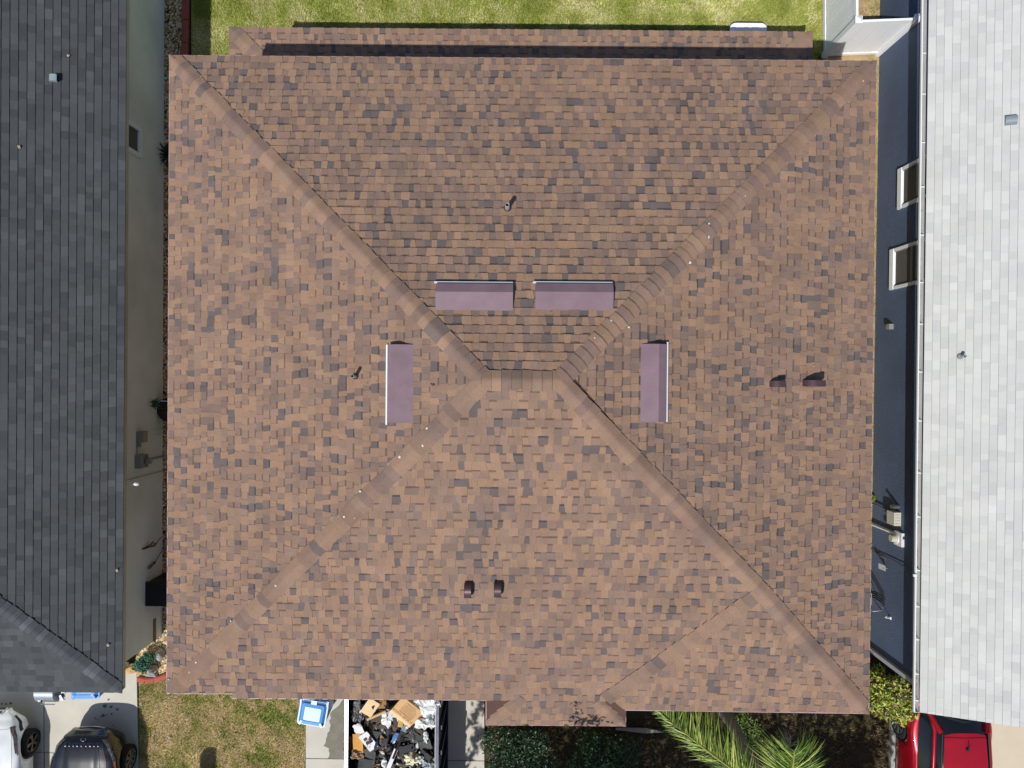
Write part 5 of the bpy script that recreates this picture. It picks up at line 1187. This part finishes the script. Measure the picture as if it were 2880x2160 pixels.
# heaped load
rr = random.Random(17); mb = MB(); nx, ny = 22, 60
def heap(x, y):
    u_ = (x - dx0) / (dx1 - dx0); e = min(u_, 1 - u_); return .62 + .50 * min(1, e / .18) + .12 * mnoise.noise(V(x * 2.2, y * 2.2, 3)) + .05 * mnoise.noise(V(x * 7, y * 7, 1))
vs_ = []
for j in range(ny + 1):
    for i in range(nx + 1):
        x = dx0 + .05 + (dx1 - dx0 - .1) * i / nx; y = dyN - .05 - (dyN - dyS - .1) * j / ny; vs_.append(V(x, y, heap(x, y)))
k = nx + 1
for j in range(ny):
    for i in range(nx): mb.add([vs_[j * k + i], vs_[j * k + i + 1], vs_[(j + 1) * k + i + 1], vs_[(j + 1) * k + i]], [(0, 3, 2, 1)], jit(rr.choice([S(58, 58, 58), S(44, 42, 42), S(76, 66, 60), S(30, 32, 36)]), rr, .3))
for i in range(2600):
    x, y = rr.uniform(dx0 + .1, dx1 - .1), rr.uniform(-10.2, dyN - .1); z = heap(x, y) + rr.uniform(0, .16) + (.12 if i % 3 == 0 else 0); s_ = rr.uniform(.015, .075) if i % 6 else rr.uniform(.06, .13)
    col = jit(rr.choices([S(52, 52, 54), S(84, 70, 62), S(34, 34, 38), S(168, 160, 150), S(214, 212, 206), S(150, 112, 74), S(96, 104, 112)], [26, 16, 20, 9, 12, 6, 11])[0], rr, .2)
    leaf_quad(mb, V(x, y, z), s_, rr, col, .9)
mb.build("loose_debris", M("debris", None, .7, n1=(40, .25), n2=(6, .2), spec=.4), label="loose dark shingle scraps, wire and torn wrapping heaped in the dumpster", kind='stuff')
m_deb = M("debris_item", None, .75, n1=(45, .14), n2=(7, .16), spec=.35); m_film = M("plastic_film", S(236, 238, 234), .35, n1=(30, .04), n2=(5, .10), spec=.7)
m_card = M("cardboard", None, .85, n1=(30, .05), n2=(4, .08)); m_print = M("print_brown", S(104, 74, 44), .9)
def slab_item(name, px, w_, l_, ang, col, label, cat, z=1.3, tilt=0.0, tdir=0.0, th=.012, mat=None, group=None, warp=.0, seed=0, extra=None):
    c = P(*px, z); R_ = Matrix.Rotation(math.radians(ang), 3, 'Z') @ Matrix.Rotation(tilt, 3, V(math.cos(tdir), math.sin(tdir), 0)); rs_ = random.Random(seed + int(px[0] * 7 + px[1]))
    mb = MB(); nx, ny = 6, 6; top = []; bot = []
    for j in range(ny + 1):
        for i in range(nx + 1):
            x, y = (i / nx - .5) * w_, (j / ny - .5) * l_; e = .5 if (i in (0, nx) or j in (0, ny)) else 0
            zz = warp * mnoise.noise(V(x * 4 + seed, y * 4, px[0] * .1)); dx_, dy_ = (rs_.uniform(-1, 1) * warp * .35 * e, rs_.uniform(-1, 1) * warp * .35 * e)
            top.append(R_ @ V(x + dx_, y + dy_, zz + th / 2) + c); bot.append(R_ @ V(x + dx_, y + dy_, zz - th / 2) + c)
    k = nx + 1; n = len(top); fs = []
    for j in range(ny):
        for i in range(nx): a = j * k + i; fs += [(a, a + 1, a + 1 + k, a + k), (n + a, n + a + k, n + a + 1 + k, n + a + 1)]
    bd = [i for i in range(k)] + [j * k + nx for j in range(1, ny + 1)] + [ny * k + i for i in range(nx - 1, -1, -1)] + [j * k for j in range(ny - 1, 0, -1)]
    fs += [(bd[i], n + bd[i], n + bd[(i + 1) % len(bd)], bd[(i + 1) % len(bd)]) for i in range(len(bd))]
    mb.add(top + bot, fs, col); o = mb.build(name, mat or m_deb, label=label, cat=cat, group=group, origin=c)
    return o, c, R_
CB1, CB2, CB3 = S(226, 190, 146), S(200, 160, 112), S(176, 130, 84)
slab_item("cardboard_sheet", (1041, 1990), .36, .27, 55, S(240, 206, 164), "pale tan cardboard square tilted near the left side of the dumpster top", "cardboard", z=1.42, tilt=.10, mat=m_card, warp=.02)
slab_item("cardboard_sheet", (1078, 1976), .22, .24, 3, CB3, "shaded tan cardboard flap at the roof edge in the middle of the dumpster", "cardboard", z=1.38, tilt=-.2, mat=m_card)
# the big printed carton
o, c, R_ = slab_item("cardboard_box", (1146, 1997), .56, .40, -40, S(214, 172, 122), "large flattened carton with brown printed lettering in the dumpster", "cardboard box", z=1.46, tilt=.10, tdir=.5, mat=m_card, th=.10)
def ontop(x, y, z=.055): return R_ @ V(x, y, z) + c
tx = bpy.data.curves.new("carton_lettering", 'FONT'); tx.body = "NATIONAL CENTER 10"; tx.size = .052; tx.align_x = 'CENTER'; tx.align_y = 'CENTER'; tx.extrude = .0006
tmp = bpy.data.objects.new("lettering_curve", tx); COL.objects.link(tmp); bpy.context.view_layer.update()
me_ = bpy.data.meshes.new_from_object(tmp.evaluated_get(bpy.context.evaluated_depsgraph_get())); bpy.data.objects.remove(tmp)
to = bpy.data.objects.new("carton_lettering", me_); COL.objects.link(to); to.parent = o
to.matrix_local = Matrix.Translation(R_ @ V(-.02, -.145, .0535)) @ R_.to_4x4(); me_.materials.clear(); me_.materials.append(m_print)
mb = MB()
for i in range(9):
    y = -.09 + i * .028; x0_, x1_ = -.13 + abs(i - 2) * .006, .19 - max(0, i - 5) * .03; mb.bar(ontop(x0_, y, .0525), ontop(x1_, y + .004, .0525), .004, .001, up=(0, 0, 1))
mb.tube([ontop(-.14, -.10, .053), ontop(.19, -.10, .053), ontop(.21, .05, .053), ontop(.10, .16, .053), ontop(-.12, .15, .053), ontop(-.14, -.10, .053)], .002, 4); mb.build("carton_print", m_print, o)
mb = MB(); mb.box(c + R_ @ V(0, -.245, .02), (.56, .10, .008), R_ @ Matrix.Rotation(.3, 3, 'X')); mb.build("flap", M("cardboard_light", S(232, 196, 148), .85), o)
slab_item("cardboard_sheet", (1176, 2019), .30, .16, 50, S(196, 140, 96), "reddish cardboard flap right of the printed carton", "cardboard", z=1.42, tilt=.3, mat=m_card)
mb = MB(); mb.tube([P(1033, 2023, 1.36), P(1086, 2000, 1.44)], .033, 12); mb.build("cardboard_tube", M("tube_tan", S(206, 172, 124), .8), label="tan cardboard tube lying across the load", cat="tube")
slab_item("plastic_sheet", (1109, 2012), .24, .25, -22, S(176, 178, 190), "pale lilac-grey plastic sheet beside the printed carton", "plastic sheet", z=1.40, tilt=.12, mat=M("pale_plastic", None, .4, n1=(30, .03)))
slab_item("wood_offcut", (1128, 2021), .105, .34, -4, S(226, 186, 104), "yellow wood offcut standing between the grey panel and the carton", "wood", z=1.42, tilt=-.25, th=.03, warp=.01)
slab_item("wood_offcut", (1007, 2091), .22, .40, 4, S(222, 164, 84), "large orange plywood piece by the left wall of the dumpster", "wood", z=1.36, tilt=-.15, th=.02, warp=.02)
slab_item("cardboard_sheet", (984, 2092), .16, .34, -16, S(150, 92, 46), "shaded brown cardboard strip against the left rail", "cardboard", z=1.28, tilt=.7, tdir=1.57, mat=m_card)
o, c, R_ = slab_item("printed_sheet", (1036, 2086), .22, .42, 36, S(236, 236, 240), "white sheet with a small brown picture under a dark shingle scrap", "paper", z=1.39, tilt=.08, warp=.02, mat=m_card)
mb = MB(); mb.box(c + R_ @ V(-.02, .08, .010), (.07, .06, .002), R_); mb.build("small_picture", m_print, o)
slab_item("white_bag", (1008, 2052), .19, .27, 24, S(232, 230, 234), "crumpled white bag with faint blue print near the left rail", "bag", z=1.38, warp=.12, th=.02, mat=m_card)
slab_item("white_board", (1103, 2134), .085, .44, -22, S(238, 240, 242), "narrow white board pointing down and left in the middle of the load", "board", z=1.44, tilt=-.08, th=.03, mat=m_card)
slab_item("dark_pole", (1118, 2102), .05, .50, -22, S(26, 26, 30), "dark angle bar running alongside the white board", "metal bar", z=1.42, tilt=-.1, th=.03)
slab_item("blue_scrap", (1110, 2076), .09, .22, -28, S(96, 136, 190), "small blue plastic scrap in the centre of the load", "plastic scrap", z=1.40, warp=.06, th=.01, mat=m_tintgloss)
slab_item("blue_scrap", (1138, 2044), .13, .20, -16, S(118, 136, 150), "grey-blue glossy wrapping below the yellow offcut", "plastic scrap", z=1.40, warp=.10, th=.01, mat=m_tintgloss)
DK = [S(70, 72, 72), S(92, 80, 72), S(58, 58, 60), S(84, 84, 82)]
G_ = "dark shingle scraps in the dumpster"
for i, (a, b, w_, l_, an, ci, lb) in enumerate([(1067, 2046, .46, .16, -6, 0, "long dark shingle strip just below the cardboard tube"), (1092, 2044, .38, .20, -28, 1, "brown shingle piece crossing the dark strip in the centre"), (1063, 2075, .44, .26, -8, 0, "widest dark shingle slab right of the white printed sheet"),
        (1046, 2100, .22, .20, 20, 1, "brownish shingle square lying on the white printed sheet"), (1038, 2130, .28, .26, -4, 3, "grey shingle square under the orange plywood"), (1030, 2148, .34, .20, 2, 0, "grey shingle piece lowest on the left of the load"), (1082, 2112, .20, .34, -14, 0, "upright dark shingle fold left of the white board"),
        (1152, 2072, .26, .20, -38, 1, "brown shingle corner right of the blue scrap"), (1176, 2078, .40, .18, -40, 0, "long dark shingle strip slanting to the right rail"), (1196, 2098, .26, .24, 20, 3, "rounded grey shingle against the right side of the load"), (1145, 2105, .34, .16, 12, 2, "dark shingle strip just right of the white board"),
        (1132, 2062, .12, .40, -26, 2, "narrow dark strip beside the grey-blue wrapping"), (1158, 2128, .20, .22, 30, 2, "dark shingle next to the cream crumpled bag"), (1172, 2050, .40, .20, -8, 1, "dark brown shingle below the white bags on the right"), (1095, 2150, .2, .2, 10, 0, "dark shingle left of the white board's lower end"),
        (1136, 2140, .2, .26, 5, 1, "reddish-brown shingle right of the white board's lower end"), (1196, 2128, .26, .2, -30, 2, "dark shingle under the small white-blue wrapper"), (1120, 2030, .2, .22, 10, 1, "brown shingle behind the yellow offcut"), (1006, 1985, .22, .2, 20, 2, "dark scrap at the upper left of the load"), (1060, 2020, .26, .16, 0, 1, "brown-grey shingle below the tube")]):
    slab_item("shingle_scrap", (a, b), w_, l_, an, jit(DK[ci], rr, .1), lb, "shingle scrap", z=1.25 + .02 * (i % 6) + .03, tilt=rr.uniform(-.16, .16), tdir=rr.uniform(0, 3), th=.014, warp=.05, group=G_, seed=i)
def crumple(px, r, z, col, label, cat, seed, name="plastic_bag", mat=None):
    c = P(*px, z); mb = lump((0, 0, 0), r, seed, amp=.75, seg=9, flat=.8, col=col); mb.v = [v_ + c for v_ in mb.v]
    rs_ = random.Random(seed)
    for v_ in mb.v: v_ += V(rs_.uniform(-.012, .012), rs_.uniform(-.012, .012), rs_.uniform(-.018, .018))
    mb.build(name, mat or m_film, label=label, cat=cat)
crumple((1193, 1982), (.27, .24, .16), 1.38, None, "big crumpled white plastic at the upper right of the load", "plastic wrap", 1)
crumple((1222, 1975), (.10, .2, .14), 1.42, None, "cream-white plastic against the right rail at the roof edge", "plastic wrap", 2)
crumple((1192, 2029), (.21, .13, .12), 1.38, None, "white plastic bag below the printed carton", "plastic bag", 3)
crumple((1212, 2018), (.12, .20, .12), 1.36, None, "clear grey plastic wrap along the right rail", "plastic wrap", 4, mat=M("grey_film", S(170, 180, 184), .3, spec=.7))
crumple((1157, 2132), (.17, .12, .12), 1.36, None, "cream crumpled bag in the lower middle of the load", "plastic bag", 5, mat=M("cream_film", S(232, 228, 190), .5))
crumple((1183, 2136), (.075, .07, .08), 1.40, None, "small white and blue wrapper beside the cream bag", "wrapper", 6)
crumple((1205, 2146), (.14, .12, .10), 1.36, None, "grey-white bag at the lower right of the load", "plastic bag", 7, mat=M("grey_film"))
crumple((1081, 2146), (.055, .10, .06), 1.42, None, "small white bottle-like scrap left of the white board", "scrap", 8)
crumple((1197, 2072), (.05, .11, .05), 1.40, None, "small pale hook-shaped scrap near the right rail", "scrap", 9)
crumple((1008, 2004), (.13, .22, .12), 1.30, None, "tangle of grey wire and foil by the left rail", "wire tangle", 10, mat=M("foil", S(150, 150, 148), .3, metal=.5, n1=(60, .5), n2=(20, .5)))
crumple((1097, 1985), (.12, .12, .12), 1.36, None, "black bag with white bits between the two cardboards", "bag", 11, mat=M("black_film", S(40, 38, 40), .3, n1=(80, .8), n2=(20, .6)))
crumple((1003, 2122), (.12, .10, .10), 1.36, None, "brown and white torn wrapping at the foot of the plywood", "wrapper", 12, mat=M("brown_film", S(150, 124, 96), .5, n1=(30, .6), n2=(14, .5)))
crumple((1090, 2020), (.12, .14, .08), 1.34, None, "white torn wrapping under the tube", "wrapper", 13)
mb = MB(); 
for i in range(14):
    c = P(rr.uniform(992, 1030), rr.uniform(1975, 2025), 1.36); a_ = rr.uniform(0, 6.28); mb.tube([c, c + V(.1 * math.cos(a_), .1 * math.sin(a_), .06), c + V(.16 * math.cos(a_ + 1), .16 * math.sin(a_ + 1), .01)], .005, 4)
mb.build("loose_wire", m_black, label="loops of black wire at the upper left of the load", cat="wire")

# odd litter on the front lawn and the mauve stain of leaves on the roof
for (a, b, s_, lb) in ((397, 1981, .018, "white speck of litter at the lawn edge by the driveway"), (478, 2074, .02, "white speck of litter in the middle of the front lawn")):
    crumple((a, b), (s_, s_, s_), .04, None, lb, "litter", 20 + a % 7, name="litter")

# unseen mailbox, a guess, added below the frame to cast a lawn shadow
pb = thing("added_mail_post", V(-7.42, -9.62, 0), "unseen round-topped mailbox, a guess added below the picture to cast the lawn shadow", "mailbox")
mb = MB(); mb.box((-7.42, -9.62, .35), (.10, .10, .70)); mb.build("post", m_bark, pb)
mb = MB(); prof = [(-.15, .70), (-.15, .95)] + [(-.15 * math.cos(t * math.pi / 8), .95 + .15 * math.sin(t * math.pi / 8)) for t in range(1, 8)] + [(.15, .95), (.15, .70)]
n = len(prof); vs_ = [V(-7.42 + a, -9.40, b) for a, b in prof] + [V(-7.42 + a, -9.84, b) for a, b in prof]
mb.add(vs_, [(i, (i + 1) % n, (i + 1) % n + n, i + n) for i in range(n)] + [tuple(range(n)), tuple(range(2 * n - 1, n - 1, -1))]); mb.build("box", m_black, pb)
# scraps of leaf and twig on the brown roof
rr = random.Random(77); mb = MB()
for (a, b, sp_, n_) in ((2236, 1176, 14, 9), (2182, 1138, 6, 4), (2208, 1184, 10, 5), (1392, 2160 - 1950, 30, 2), (1335, 790, 50, 8), (870, 722, 6, 3), (962, 800, 5, 4), (1330, 860, 60, 8), (1560, 850, 40, 10), (2160, 1560, 8, 4), (1218, 1085, 6, 5), (900, 1550, 40, 3), (1745, 1700, 60, 4), (1060, 1120, 100, 5), (1700, 1350, 150, 6), (1520, 600, 200, 8), (700, 900, 150, 6), (2250, 700, 120, 6)):
    for i in range(n_):
        q, n = roof_at(a + rr.gauss(0, sp_), b + rr.gauss(0, sp_ * .7)); q = q + n * .03; s_ = rr.uniform(.006, .018); a_ = rr.uniform(0, 6.28)
        mb.add([q + V(s_ * math.cos(a_ + k * 1.57), s_ * .4 * math.sin(a_ + k * 1.57), .004 * k) for k in range(4)], [(0, 1, 2, 3)], jit(S(70, 56, 48), rr, .3))
mb.build("leaf_litter", m_tinted, house, kind='stuff')
